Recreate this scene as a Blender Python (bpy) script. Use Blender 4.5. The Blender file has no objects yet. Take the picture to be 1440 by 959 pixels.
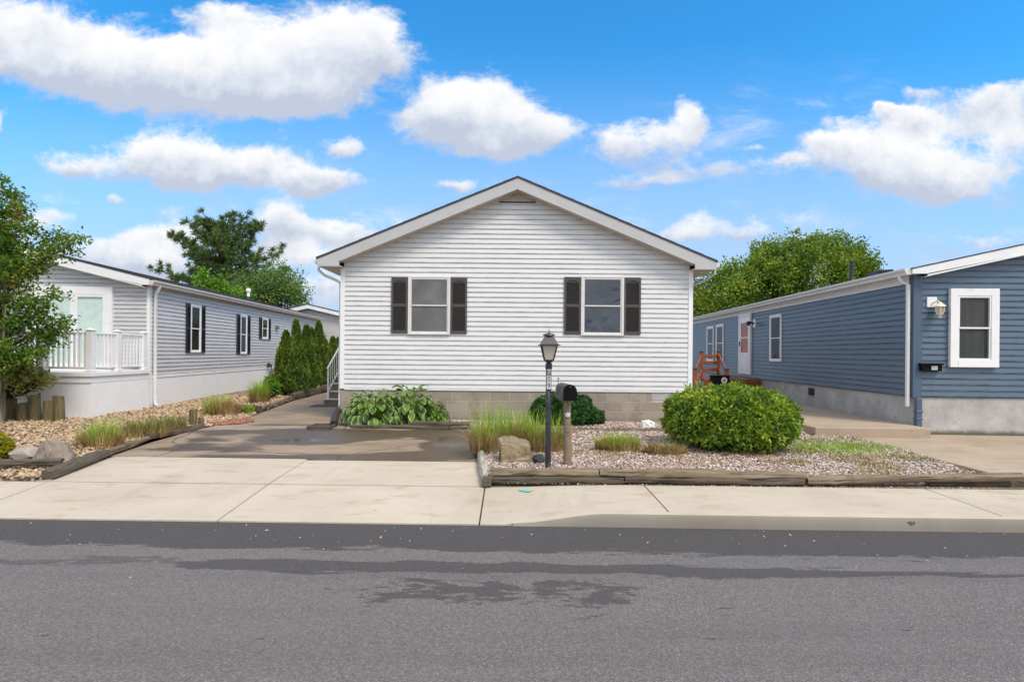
import bpy, math, random
import numpy as np
from mathutils import Matrix, Vector, noise as mnoise
R = math.radians
random.seed(7); rng = np.random.default_rng(11)
S = bpy.context.scene
COL = S.collection

# ------------------------------------------------------------------ camera
EYE = 1.43; FPX = 800.0; CX, CY = 720.0, 496.0; ROLL = R(0.5)
cam_d = bpy.data.cameras.new('camera'); cam = bpy.data.objects.new('camera', cam_d); COL.objects.link(cam)
cam_d.sensor_fit = 'HORIZONTAL'; cam_d.sensor_width = 36.0; cam_d.lens = 36.0*FPX/1440.0
cam_d.shift_y = (CY-479.5)/1440.0; cam_d.clip_start = 0.05; cam_d.clip_end = 3000
cam.matrix_world = Matrix.Translation((0, 0, EYE)) @ Matrix.Rotation(R(90), 4, 'X') @ Matrix.Rotation(ROLL, 4, 'Z')
S.camera = cam

# ------------------------------------------------------------------ exposure, sun, sky
S.view_settings.view_transform = 'Standard'; S.view_settings.look = 'None'
S.view_settings.gamma = 1.0; S.view_settings.use_curve_mapping = False
S.view_settings.exposure = 1.25
EXPO = 2.0**1.5
SUN_EL, SUN_AZ = R(54), math.atan2(0.85, -1.0)
sd = bpy.data.lights.new('sun', 'SUN'); sd.energy = 1.35; sd.angle = R(18); sd.color = (1.0, 0.90, 0.77)
so = bpy.data.objects.new('sun', sd); COL.objects.link(so)
dirv = Vector((math.sin(SUN_AZ)*math.cos(SUN_EL), math.cos(SUN_AZ)*math.cos(SUN_EL), math.sin(SUN_EL)))
so.rotation_euler = dirv.to_track_quat('Z', 'Y').to_euler(); so.location = (0, 0, 30)

def uv(px, py):
    a, b = px-CX, py-CY
    return ((a*math.cos(ROLL)+b*math.sin(ROLL))/FPX, (a*math.sin(ROLL)-b*math.cos(ROLL))/FPX)

W = bpy.data.worlds.new('World'); S.world = W; W.use_nodes = True
nt = W.node_tree; nt.nodes.clear()
class N:
    """tiny node helper"""
    def __init__(s, t): s.t = t
    def n(s, typ, **kw):
        x = s.t.nodes.new(typ)
        for k, v in kw.items(): setattr(x, k, v)
        return x
    def sock(s, i, v):
        if v is None: return
        if hasattr(v, 'links') or isinstance(v, bpy.types.NodeSocket): s.t.links.new(v, i)
        else:
            if isinstance(v, (tuple, list)) and len(v) == 3 and i.type == 'RGBA': v = (*v, 1)
            i.default_value = v
    def math(s, op, a, b=None, c=None, clamp=False):
        x = s.n('ShaderNodeMath', operation=op, use_clamp=clamp)
        s.sock(x.inputs[0], a); s.sock(x.inputs[1], b); s.sock(x.inputs[2], c)
        return x.outputs[0]
    def vmath(s, op, a, b=None):
        x = s.n('ShaderNodeVectorMath', operation=op)
        s.sock(x.inputs[0], a); s.sock(x.inputs[1], b)
        return x.outputs[0]
    def mix(s, f, a, b, blend='MIX'):
        x = s.n('ShaderNodeMix', data_type='RGBA', blend_type=blend)
        s.sock(x.inputs[0], f); s.sock(x.inputs[6], a); s.sock(x.inputs[7], b)
        return x.outputs[2]
    def ramp(s, f, stops, interp='LINEAR'):
        x = s.n('ShaderNodeValToRGB'); s.sock(x.inputs[0], f)
        r = x.color_ramp; r.interpolation = interp
        while len(r.elements) < len(stops): r.elements.new(0.5)
        for e, (p, c) in zip(r.elements, stops):
            e.position = p; e.color = (*c, 1) if isinstance(c, (tuple, list)) else (c, c, c, 1)
        return x.outputs[0]
    def sstep(s, v, lo, hi):
        x = s.n('ShaderNodeMapRange', interpolation_type='SMOOTHSTEP')
        s.sock(x.inputs[0], v); x.inputs[1].default_value = lo; x.inputs[2].default_value = hi
        return x.outputs[0]
    def noise(s, vec, scale, detail=4, rough=0.55, dist=0.0):
        x = s.n('ShaderNodeTexNoise'); s.sock(x.inputs['Vector'], vec)
        x.inputs['Scale'].default_value = scale; x.inputs['Detail'].default_value = detail
        x.inputs['Roughness'].default_value = rough; x.inputs['Distortion'].default_value = dist
        return x.outputs['Fac']
    def scaled(s, vec, sc):
        x = s.n('ShaderNodeMapping'); s.sock(x.inputs[0], vec); x.inputs['Scale'].default_value = sc
        return x.outputs[0]

w = N(nt)
sky = w.n('ShaderNodeTexSky'); sky.sky_type = 'NISHITA'; sky.sun_disc = False
sky.sun_elevation = SUN_EL; sky.sun_rotation = SUN_AZ % (2*math.pi); sky.air_density = 1.0; sky.dust_density = 0.6; sky.ozone_density = 2.0
hs = w.n('ShaderNodeHueSaturation'); hs.inputs['Saturation'].default_value = 1.18; hs.inputs['Value'].default_value = 1.0
nt.links.new(sky.outputs[0], hs.inputs['Color'])
gen = w.n('ShaderNodeTexCoord').outputs['Generated']
sep = w.n('ShaderNodeSeparateXYZ'); nt.links.new(gen, sep.inputs[0])
ay = w.math('MAXIMUM', w.math('ABSOLUTE', sep.outputs[1]), 0.12)
U0 = w.math('DIVIDE', sep.outputs[0], ay); V0 = w.math('DIVIDE', sep.outputs[2], ay)
tint = w.mix(1.0, hs.outputs[0], (0.30, 0.97, 1.16), 'MULTIPLY')
tint = w.mix(w.math('MULTIPLY', w.math('SUBTRACT', 1.0, w.sstep(V0, 0.02, 0.57)), 0.94), tint, (2.35, 2.85, 4.0))
bg_sky = w.n('ShaderNodeBackground'); nt.links.new(tint, bg_sky.inputs[0]); bg_sky.inputs[1].default_value = 0.095

comb = w.n('ShaderNodeCombineXYZ'); nt.links.new(U0, comb.inputs[0]); nt.links.new(V0, comb.inputs[1]); nt.links.new(sep.outputs[1], comb.inputs[2])
vec = comb.outputs[0]
wa = w.n('ShaderNodeTexNoise'); nt.links.new(w.scaled(vec, (1, 1.5, 1)), wa.inputs['Vector']); wa.inputs['Scale'].default_value = 9; wa.inputs['Detail'].default_value = 5; wa.inputs['Roughness'].default_value = 0.6
wsep = w.n('ShaderNodeSeparateColor'); nt.links.new(wa.outputs['Color'], wsep.inputs[0])
U = w.math('ADD', U0, w.math('MULTIPLY', w.math('SUBTRACT', wsep.outputs[0], 0.5), 0.085))
V = w.math('ADD', V0, w.math('MULTIPLY', w.math('SUBTRACT', wsep.outputs[1], 0.5), 0.06))
CLOUDS = [(20,45,110,55,1),(150,98,130,42,1),(300,108,140,46,1),(430,75,120,58,1),(515,62,50,38,1),(295,20,60,18,.6),(400,142,115,24,.7),
 (235,222,70,36,1),(335,240,110,30,1),(450,258,62,16,1),(685,150,72,44,1),(632,160,52,38,1),(745,182,48,30,1),(690,210,46,18,.8),
 (900,203,78,34,.95),(972,168,26,30,.75),(105,232,55,19,.85),(483,208,27,14,.9),(570,190,36,24,.35),(405,195,24,26,.3),
 (1225,218,95,38,1),(1345,252,110,40,1),(1270,165,35,18,.9),(1395,150,70,26,.75),(1430,195,50,30,.6),(1240,153,16,8,.9),(1170,195,40,14,.6),
 (1030,318,80,22,.7),(950,330,60,18,.55),(395,312,40,28,1),(478,326,48,17,1),(160,350,90,32,.85),(225,378,70,28,.75),(60,308,35,14,.7),
 (420,356,55,16,.8),(165,285,16,10,.7),(455,408,70,40,.75),(650,263,32,11,.7),(1010,236,85,16,.5),(960,254,60,10,.4),(1395,340,60,14,.6),(1300,128,36,10,.5),(1345,178,60,18,.35),(1415,120,40,18,.55),(1185,165,26,9,.5),(1110,225,30,8,.45),(1060,205,20,6,.4),(880,255,50,9,.4),(560,330,40,14,.5),(260,330,60,16,.55),(20,330,40,18,.55),(245,297,40,10,.45),(0,170,8,16,.7)]
tot = None; hgt = None
for (cx, cy, rx, ry, amp) in CLOUDS:
    rx *= 1.08; ry *= 1.10
    u, v = uv(cx, cy)
    dx = w.math('MULTIPLY_ADD', U, FPX/rx, -u*FPX/rx); dy = w.math('MULTIPLY_ADD', V, FPX/ry, -v*FPX/ry)
    q = w.math('MULTIPLY_ADD', dx, dx, w.math('MULTIPLY', dy, dy))
    e = w.math('MULTIPLY', w.math('POWER', 0.3679, q), amp)
    h_ = w.math('MULTIPLY', e, w.math('MAXIMUM', w.math('MINIMUM', dy, 1.2), -1.2))
    tot = e if tot is None else w.math('ADD', tot, e)
    hgt = h_ if hgt is None else w.math('ADD', hgt, h_)
fb = w.noise(w.scaled(vec, (1, 1.45, 1)), 11, 14, 0.70, 0.25)
fld = w.math('ADD', tot, w.math('MULTIPLY', w.math('SUBTRACT', fb, 0.5), 1.45))
mask = w.sstep(fld, 0.34, 0.86)
# thin ragged veil low in the sky and to the right
ci = w.sstep(w.noise(w.scaled(vec, (1, 2.6, 1)), 5.5, 12, 0.68, 0.4), 0.5, 0.78)
lowb = w.math('MAXIMUM', w.math('MULTIPLY', w.sstep(V0, 0.02, 0.12), w.math('SUBTRACT', 1.0, w.sstep(V0, 0.2, 0.42))), w.math('MULTIPLY', w.sstep(U0, 0.15, 0.5), w.math('SUBTRACT', 1.0, w.sstep(V0, 0.35, 0.55))))
mask = w.math('MAXIMUM', mask, w.math('MULTIPLY', w.math('MULTIPLY', ci, lowb), 0.8))
# bright broken cloud added out of view, overhead and behind, to whiten the light
veil = w.math('MAXIMUM', w.math('SUBTRACT', 1.0, w.sstep(sep.outputs[1], -0.12, 0.1)), w.sstep(V0, 0.72, 1.0))
added_cover = w.sstep(w.noise(gen, 2.6, 7, 0.6), 0.36, 0.56)
mask = w.mix(veil, mask, added_cover)
mask = w.math('MULTIPLY', mask, w.sstep(sep.outputs[2], 0.0, 0.05))
relh = w.math('DIVIDE', hgt, w.math('ADD', tot, 0.05))
fb2 = w.noise(vec, 22, 6, 0.6)
lum = w.math('ADD', w.math('MULTIPLY', relh, 0.72), w.math('ADD', w.math('MULTIPLY', w.math('SUBTRACT', fb2, 0.5), 0.9), 0.35))
ccol = w.ramp(lum, [(0.0, (0.235, 0.26, 0.315)), (0.26, (0.31, 0.33, 0.37)), (0.52, (0.385, 0.392, 0.408)), (0.85, (0.44, 0.44, 0.44))])
ccol = w.mix(veil, ccol, w.mix(1.0, ccol, (1.0, 0.965, 0.91), 'MULTIPLY'))
bg_cl = w.n('ShaderNodeBackground'); nt.links.new(ccol, bg_cl.inputs[0]); nt.links.new(w.math('MULTIPLY_ADD', veil, 0.55, 1.0), bg_cl.inputs[1])  # added cloud is brighter and warmer, to lift and warm the light
mx = w.n('ShaderNodeMixShader'); nt.links.new(mask, mx.inputs[0]); nt.links.new(bg_sky.outputs[0], mx.inputs[1]); nt.links.new(bg_cl.outputs[0], mx.inputs[2])
nt.links.new(mx.outputs[0], w.n('ShaderNodeOutputWorld').inputs[0])
W.cycles.sampling_method = 'MANUAL'; W.cycles.sample_map_resolution = 512

# ------------------------------------------------------------------ materials
MATS = {}
def newmat(name):
    m = bpy.data.materials.new(name); m.use_nodes = True
    t = m.node_tree; t.nodes.clear(); k = N(t)
    out = k.n('ShaderNodeOutputMaterial'); b = k.n('ShaderNodeBsdfPrincipled'); t.links.new(b.outputs[0], out.inputs[0])
    MATS[name] = m
    return m, k, b, out
def bump(k, b, h, strength, dist=0.01):
    x = k.n('ShaderNodeBump'); x.inputs['Strength'].default_value = strength; x.inputs['Distance'].default_value = dist
    k.t.links.new(h, x.inputs['Height']); k.t.links.new(x.outputs[0], b.inputs['Normal'])
def simple(name, col, rough=0.6, var=0.12, scale=6.0, bscale=None, bstr=0.2, metal=0.0, spec=0.5, stretch=(1, 1, 1), dirt=None):
    m, k, b, o = newmat(name)
    co = k.scaled(k.n('ShaderNodeTexCoord').outputs['Object'], stretch)
    f = k.noise(co, scale, 6, 0.6)
    lo = tuple(c*(1-var) for c in col); hi = tuple(min(1, c*(1+var)) for c in col)
    c = k.ramp(f, [(0.3, lo), (0.7, hi)])
    if dirt:
        g = k.sstep(k.noise(co, dirt[1], 8, 0.65), dirt[2], dirt[3]); c = k.mix(g, c, dirt[0])
    k.sock(b.inputs['Base Color'], c); b.inputs['Roughness'].default_value = rough; b.inputs['Metallic'].default_value = metal
    b.inputs['Specular IOR Level'].default_value = spec
    if bscale: bump(k, b, k.noise(co, bscale, 5, 0.6), bstr)
    return m

def siding_mat(name, col, grime_shade, amount, e, z0, rough=0.45, lw=0.24):
    m, k, b, o = newmat(name)
    co = k.n('ShaderNodeTexCoord').outputs['Object']
    s3 = k.n('ShaderNodeSeparateXYZ'); k.t.links.new(co, s3.inputs[0])
    f = k.noise(k.scaled(co, (0.8, 0.8, 3)), 2.2, 5, 0.6)
    c = k.ramp(f, [(0.3, tuple(x*0.93 for x in col)), (0.7, col)])
    # mildew and painted lap shadow: a thin ragged line along each lower lip
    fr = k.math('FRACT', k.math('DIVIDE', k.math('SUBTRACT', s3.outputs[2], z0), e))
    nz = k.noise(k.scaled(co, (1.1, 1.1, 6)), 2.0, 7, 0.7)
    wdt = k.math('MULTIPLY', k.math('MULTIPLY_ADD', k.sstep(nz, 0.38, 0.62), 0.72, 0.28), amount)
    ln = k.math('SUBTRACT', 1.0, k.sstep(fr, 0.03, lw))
    c = k.mix(k.math('MULTIPLY', ln, wdt), c, grime_shade)
    st = k.noise(k.scaled(co, (5, 5, 0.35)), 2.0, 6, 0.6)
    c = k.mix(k.math('MULTIPLY', k.sstep(st, 0.55, 0.8), 0.18*amount), c, grime_shade)
    k.sock(b.inputs['Base Color'], c); b.inputs['Roughness'].default_value = rough
    bump(k, b, k.noise(k.scaled(co, (0.6, 0.6, 12)), 14, 3), 0.06)
    return m

SIDE_E = 0.1016
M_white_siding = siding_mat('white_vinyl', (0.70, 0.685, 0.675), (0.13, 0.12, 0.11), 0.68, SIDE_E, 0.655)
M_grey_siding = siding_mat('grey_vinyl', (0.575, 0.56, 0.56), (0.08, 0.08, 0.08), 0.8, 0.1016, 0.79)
M_blue_siding = siding_mat('blue_vinyl', (0.098, 0.146, 0.205), (0.012, 0.015, 0.022), 0.95, 0.11, 0.685, 0.36, 0.34)  # near-black second colour paints the shadow along each lap
M_white_trim = simple('white_trim', (0.79, 0.78, 0.78), 0.4, 0.05, 3, dirt=((0.45, 0.42, 0.38), 2.5, 0.58, 0.85))
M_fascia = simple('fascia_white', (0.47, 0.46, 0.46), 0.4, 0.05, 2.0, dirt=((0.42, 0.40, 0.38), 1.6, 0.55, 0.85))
M_soffit = simple('soffit_tan', (0.62, 0.52, 0.42), 0.55, 0.08, 5)
M_gutter = simple('gutter_white', (0.66, 0.65, 0.64), 0.35, 0.05, 4, dirt=((0.3, 0.27, 0.24), 3, 0.6, 0.9))
M_beige_gutter = simple('gutter_beige', (0.60, 0.55, 0.50), 0.4, 0.06, 4)
M_shutter = simple('shutter_brown', (0.066, 0.057, 0.055), 0.5, 0.1, 8)
M_navy_shutter = simple('shutter_navy', (0.018, 0.020, 0.032), 0.45, 0.1, 8)
M_corner_blue = simple('corner_blue', (0.07, 0.11, 0.165), 0.4, 0.06, 5)
M_black = simple('black_paint', (0.012, 0.012, 0.014), 0.4, 0.3, 12, bscale=60, bstr=0.08)
M_bronze = simple('dark_bronze', (0.045, 0.040, 0.038), 0.45, 0.35, 14, bscale=40, bstr=0.1)
M_blackpost = simple('worn_black_post', (0.022, 0.024, 0.028), 0.5, 0.3, 20, bscale=30, bstr=0.3, dirt=((0.16, 0.18, 0.2), 16, 0.52, 0.72), stretch=(1, 1, 0.35))
M_plastic_black = simple('black_plastic', (0.004, 0.004, 0.0045), 0.65, 0.2, 10, spec=0.12)
M_brownpipe = simple('brown_pipe', (0.030, 0.022, 0.022), 0.4, 0.2, 10)
M_metalgrey = simple('grey_metal', (0.20, 0.20, 0.21), 0.45, 0.15, 14, metal=0.6)
M_galv = simple('vent_metal', (0.42, 0.42, 0.43), 0.5, 0.12, 25)
M_cream = simple('cream_lamp', (0.72, 0.66, 0.50), 0.35, 0.08, 20)
M_frame = simple('window_frame_offwhite', (0.66, 0.635, 0.61), 0.45, 0.06, 5)
M_digit = simple('digit_black', (0.012, 0.012, 0.014), 0.5)
M_plate = simple('number_plate_white', (0.60, 0.60, 0.62), 0.4, 0.12, 30)
M_platefaded = simple('number_plate_faded', (0.16, 0.17, 0.19), 0.5, 0.3, 40)
M_digitfaded = simple('digit_faded', (0.42, 0.43, 0.46), 0.5, 0.3, 40)
M_orangewood = simple('stained_wood', (0.27, 0.075, 0.028), 0.45, 0.3, 9, stretch=(3, 3, 0.5), bscale=20, bstr=0.15)
M_darkwoodcap = simple('post_cap_dark', (0.05, 0.028, 0.022), 0.5)
M_lightstep = simple('painted_step', (0.55, 0.50, 0.42), 0.6, 0.1, 8)
M_riser = simple('concrete_riser', (0.16, 0.125, 0.09), 0.85, 0.3, 10, bscale=40)
M_doorred = simple('inner_red_door', (0.52, 0.12, 0.055), 0.4, 0.1, 5)
M_curtain = simple('curtain', (0.74, 0.84, 0.80), 0.9, 0.08, 6)
M_curtaindark = simple('curtain_dim', (0.055, 0.052, 0.05), 0.9, 0.25, 5, stretch=(4, 4, .4))
M_darkroom = simple('room_dark', (0.015, 0.016, 0.018), 0.9)

def shingle():
    m, k, b, o = newmat('shingles')
    co = k.n('ShaderNodeTexCoord').outputs['Object']
    f = k.noise(co, 30, 5, 0.7); g = k.noise(co, 2, 4)
    c = k.mix(g, k.ramp(f, [(0.3, (0.02, 0.02, 0.024)), (0.7, (0.06, 0.058, 0.06))]), (0.05, 0.047, 0.047))
    k.sock(b.inputs['Base Color'], c); b.inputs['Roughness'].default_value = 0.9
    bump(k, b, f, 0.5)
    return m
M_shingle = shingle()

def glass_reflect(name, base, rough, ior, wob):
    m, k, b, o = newmat(name)
    co = k.n('ShaderNodeTexCoord').outputs['Object']
    k.sock(b.inputs['Base Color'], k.ramp(k.noise(co, 2.2, 5, 0.55, 0.4), [(0.3, tuple(x*0.7 for x in base)), (0.7, tuple(x*1.25 for x in base))]))
    b.inputs['Roughness'].default_value = rough; b.inputs['IOR'].default_value = ior
    bump(k, b, k.noise(co, 2.6, 1, 0.4, 0.8), wob, 0.02)
    return m
M_glass_screen = glass_reflect('insect_screen_pane', (0.145, 0.143, 0.142), 0.5, 1.4, 0.1)
M_glass = glass_reflect('window_pane', (0.042, 0.052, 0.070), 0.03, 1.6, 0.8)
M_glass_dim = glass_reflect('dim_pane', (0.028, 0.025, 0.02), 0.08, 1.22, 0.25)
def clear_glass(name='clear_pane', ior=1.33):
    m = bpy.data.materials.new(name); m.use_nodes = True; t = m.node_tree; t.nodes.clear(); k = N(t)
    out = k.n('ShaderNodeOutputMaterial'); tr = k.n('ShaderNodeBsdfTransparent'); tr.inputs[0].default_value = (0.93, 0.95, 0.94, 1)
    gl = k.n('ShaderNodeBsdfGlossy'); gl.inputs['Roughness'].default_value = 0.02; gl.inputs['Color'].default_value = (0.9, 0.9, 0.9, 1)
    fr = k.n('ShaderNodeFresnel'); fr.inputs[0].default_value = ior
    ms = k.n('ShaderNodeMixShader'); t.links.new(k.math('MULTIPLY', fr.outputs[0], k.math('SUBTRACT', 1.0, k.n('ShaderNodeNewGeometry').outputs['Backfacing'])), ms.inputs[0]); t.links.new(tr.outputs[0], ms.inputs[1]); t.links.new(gl.outputs[0], ms.inputs[2])
    t.links.new(ms.outputs[0], out.inputs[0]); return m
M_clear = clear_glass(); M_stormglass = clear_glass('storm_door_pane', 1.12)
def frosted():
    m, k, b, o = newmat('lantern_glass')
    b.inputs['Base Color'].default_value = (0.66, 0.58, 0.48, 1); b.inputs['Roughness'].default_value = 0.3
    b.inputs['Transmission Weight'].default_value = 0.25
    co = k.n('ShaderNodeTexCoord').outputs['Object']; bump(k, b, k.noise(co, 60, 3), 0.25)
    return m
M_lantern = frosted()

def block_mat():
    m, k, b, o = newmat('concrete_block')
    g = k.n('ShaderNodeNewGeometry').outputs['Random Per Island']
    co = k.n('ShaderNodeTexCoord').outputs['Object']
    f = k.noise(co, 3, 6, 0.65); fine = k.noise(co, 90, 3, 0.7)
    c = k.ramp(g, [(0.0, (0.29, 0.245, 0.19)), (0.5, (0.34, 0.29, 0.23)), (1.0, (0.385, 0.335, 0.27))])
    c = k.mix(k.sstep(f, 0.45, 0.75), c, (0.20, 0.165, 0.125))
    s3 = k.n('ShaderNodeSeparateXYZ'); k.t.links.new(co, s3.inputs[0])
    low = k.math('SUBTRACT', 1.0, k.sstep(k.math('ADD', s3.outputs[2], k.math('MULTIPLY', f, 0.12)), 0.05, 0.19))
    c = k.mix(k.math('MULTIPLY', low, 0.5), c, (0.10, 0.085, 0.06))       # splash stain line
    c = k.mix(0.25, c, k.ramp(fine, [(0.35, (0.12, 0.1, 0.08)), (0.65, (0.4, 0.35, 0.28))]))
    k.sock(b.inputs['Base Color'], c); b.inputs['Roughness'].default_value = 0.9
    bump(k, b, fine, 0.35, 0.004); return m
M_block = block_mat()
M_mortar = simple('mortar', (0.50, 0.44, 0.36), 0.95, 0.15, 8, bscale=60)

def parge():
    m, k, b, o = newmat('parged_concrete')
    co = k.n('ShaderNodeTexCoord').outputs['Object']
    f = k.noise(co, 2.2, 8, 0.65); f2 = k.noise(co, 6, 8, 0.7, 0.6)
    c = k.ramp(f, [(0.3, (0.30, 0.285, 0.272)), (0.6, (0.45, 0.435, 0.42)), (0.8, (0.54, 0.525, 0.51))])
    c = k.mix(k.math('MULTIPLY', k.sstep(f2, 0.60, 0.72), 0.85), c, (0.13, 0.115, 0.095))
    s3 = k.n('ShaderNodeSeparateXYZ'); k.t.links.new(co, s3.inputs[0])
    low = k.math('SUBTRACT', 1.0, k.sstep(k.math('ADD', s3.outputs[2], k.math('MULTIPLY', f2, 0.12)), 0.07, 0.17))
    c = k.mix(low, c, (0.11, 0.10, 0.075))
    k.sock(b.inputs['Base Color'], c); b.inputs['Roughness'].default_value = 0.9
    bump(k, b, f2, 0.3, 0.02); return m
M_parge = parge()

def groove_white():
    m, k, b, o = newmat('white_skirting')
    co = k.n('ShaderNodeTexCoord').outputs['Object']
    f = k.noise(co, 2.5, 5, 0.6)
    k.sock(b.inputs['Base Color'], k.ramp(f, [(0.3, (0.80, 0.78, 0.78)), (0.7, (0.85, 0.84, 0.84))]))
    b.inputs['Roughness'].default_value = 0.45; return m
M_skirt = groove_white()

def asphalt():
    m, k, b, o = newmat('asphalt')
    co = k.n('ShaderNodeTexCoord').outputs['Object']
    s3 = k.n('ShaderNodeSeparateXYZ'); k.t.links.new(co, s3.inputs[0]); X, Y = s3.outputs[0], s3.outputs[1]
    grit = k.n('ShaderNodeTexVoronoi'); grit.inputs['Scale'].default_value = 120; k.t.links.new(co, grit.inputs['Vector'])
    gs = k.n('ShaderNodeSeparateColor'); k.t.links.new(grit.outputs['Color'], gs.inputs[0])
    fine = k.noise(co, 45, 6, 0.75)
    mid = k.noise(co, 0.7, 6, 0.6)
    c = k.ramp(gs.outputs[0], [(0.0, (0.098, 0.088, 0.087)), (0.55, (0.150, 0.133, 0.128)), (0.9, (0.190, 0.172, 0.169)), (0.985, (0.23, 0.21, 0.20)), (1.0, (0.25, 0.24, 0.23))])
    c = k.mix(k.math('MULTIPLY', k.sstep(fine, 0.4, 0.7), 0.30), c, (0.075, 0.068, 0.068))
    c = k.mix(k.math('MULTIPLY', k.sstep(mid, 0.4, 0.75), 0.25), c, (0.16, 0.146, 0.141))
    # dark sealed strip by the kerb and damp tracks with ragged edges
    warp = k.math('SUBTRACT', k.noise(k.scaled(co, (0.9, 4.5, 1)), 1.6, 8, 0.68), 0.5)
    Yt = k.math('ADD', Y, k.math('MULTIPLY', X, 0.0147))
    Yw = k.math('ADD', Yt, k.math('MULTIPLY', warp, 0.75))
    seal = k.sstep(Yw, 4.72, 4.76)
    Yn = k.math('ADD', Yt, k.math('MULTIPLY', warp, 0.5))
    d1 = k.math('ABSOLUTE', k.math('SUBTRACT', Yn, 4.36))
    xs = k.math('MULTIPLY', k.sstep(X, -2.9, -2.0), k.math('SUBTRACT', 1.0, k.math('MULTIPLY', k.sstep(X, 1.6, 3.2), 0.55)))
    track = k.math('MULTIPLY', k.math('SUBTRACT', 1.0, k.sstep(k.math('DIVIDE', d1, k.math('ADD', xs, 0.02)), 0.10, 0.125)), k.sstep(xs, 0.05, 0.3))
    bn_ = k.noise(k.scaled(co, (1.3, 3.6, 1)), 2.2, 9, 0.68)
    bx = k.math('MULTIPLY', k.sstep(X, -1.6, -0.7), k.math('SUBTRACT', 1.0, k.sstep(X, 0.5, 1.2)))
    by = k.math('SUBTRACT', 1.0, k.sstep(k.math('ABSOLUTE', k.math('SUBTRACT', Yt, 3.93)), 0.05, 0.36))
    bl2 = k.sstep(k.math('ADD', bn_, k.math('MULTIPLY', k.math('MULTIPLY', bx, by), 0.24)), 0.655, 0.69)
    bx3 = k.math('SUBTRACT', 1.0, k.sstep(X, -3.0, -1.8)); by3 = k.math('SUBTRACT', 1.0, k.sstep(k.math('ABSOLUTE', k.math('SUBTRACT', Yt, 4.42)), 0.05, 0.2))
    bl3 = k.math('MULTIPLY', k.sstep(k.math('ADD', bn_, k.math('MULTIPLY', k.math('MULTIPLY', bx3, by3), 0.2)), 0.68, 0.72), 0.7)
    wet = k.math('MAXIMUM', k.math('MAXIMUM', track, bl2), bl3)
    lane = k.noise(k.scaled(co, (0.06, 1.1, 1)), 2.0, 4, 0.6); c = k.mix(k.math('MULTIPLY', k.sstep(lane, 0.45, 0.7), 0.22), c, (0.08, 0.074, 0.075))
    dark = k.math('MAXIMUM', k.math('MULTIPLY', seal, 0.72), k.math('MULTIPLY', wet, 0.66))
    c = k.mix(dark, c, (0.036, 0.033, 0.034))
    k.sock(b.inputs['Base Color'], c); b.inputs['Roughness'].default_value = 0.85; b.inputs['Specular IOR Level'].default_value = 0.35
    bump(k, b, k.math('ADD', grit.outputs['Distance'], k.math('MULTIPLY', fine, 0.6)), 0.55, 0.006); return m
M_asphalt = asphalt()

def concrete(name, a, bcol, stain, st_lo=0.55, st_hi=0.8):
    m, k, b, o = newmat(name)
    co = k.n('ShaderNodeTexCoord').outputs['Object']
    isl = k.n('ShaderNodeNewGeometry').outputs['Random Per Island']
    f = k.noise(co, 0.9, 8, 0.6); f2 = k.noise(k.scaled(co, (1, 2.5, 1)), 2.3, 8, 0.65); fine = k.noise(co, 70, 4, 0.7)
    c = k.ramp(f, [(0.3, a), (0.7, bcol)])
    c = k.mix(k.math('MULTIPLY', k.sstep(f2, st_lo, st_hi), 0.7), c, stain)
    f3 = k.noise(k.scaled(co, (1.6, 0.5, 1)), 1.3, 10, 0.72, 0.5); c = k.mix(k.math('MULTIPLY', k.sstep(f3, 0.52, 0.72), 0.4), c, tuple(x*0.72 for x in a))
    c = k.mix(k.math('MULTIPLY', isl, 0.22), c, tuple(x*0.85 for x in a))
    c = k.mix(k.math('MULTIPLY', k.sstep(fine, 0.5, 0.8), 0.25), c, tuple(x*0.75 for x in a))
    sp = k.noise(co, 9, 3, 0.5); c = k.mix(k.sstep(sp, 0.735, 0.76), c, tuple(x*0.45 for x in a))
    k.sock(b.inputs['Base Color'], c); b.inputs['Roughness'].default_value = 0.88
    bump(k, b, fine, 0.25, 0.003); return m
M_walk = concrete('pale_concrete', (0.43, 0.365, 0.285), (0.52, 0.455, 0.37), (0.36, 0.27, 0.165), 0.5, 0.72)
M_kerb = concrete('kerb_concrete', (0.20, 0.175, 0.14), (0.27, 0.24, 0.20), (0.12, 0.10, 0.075))
M_oldcon = concrete('old_driveway_concrete', (0.33, 0.25, 0.175), (0.45, 0.355, 0.265), (0.22, 0.16, 0.11), 0.50, 0.75)
M_joint = simple('joint_dirt', (0.07, 0.055, 0.04), 0.95, 0.3, 10)

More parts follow.
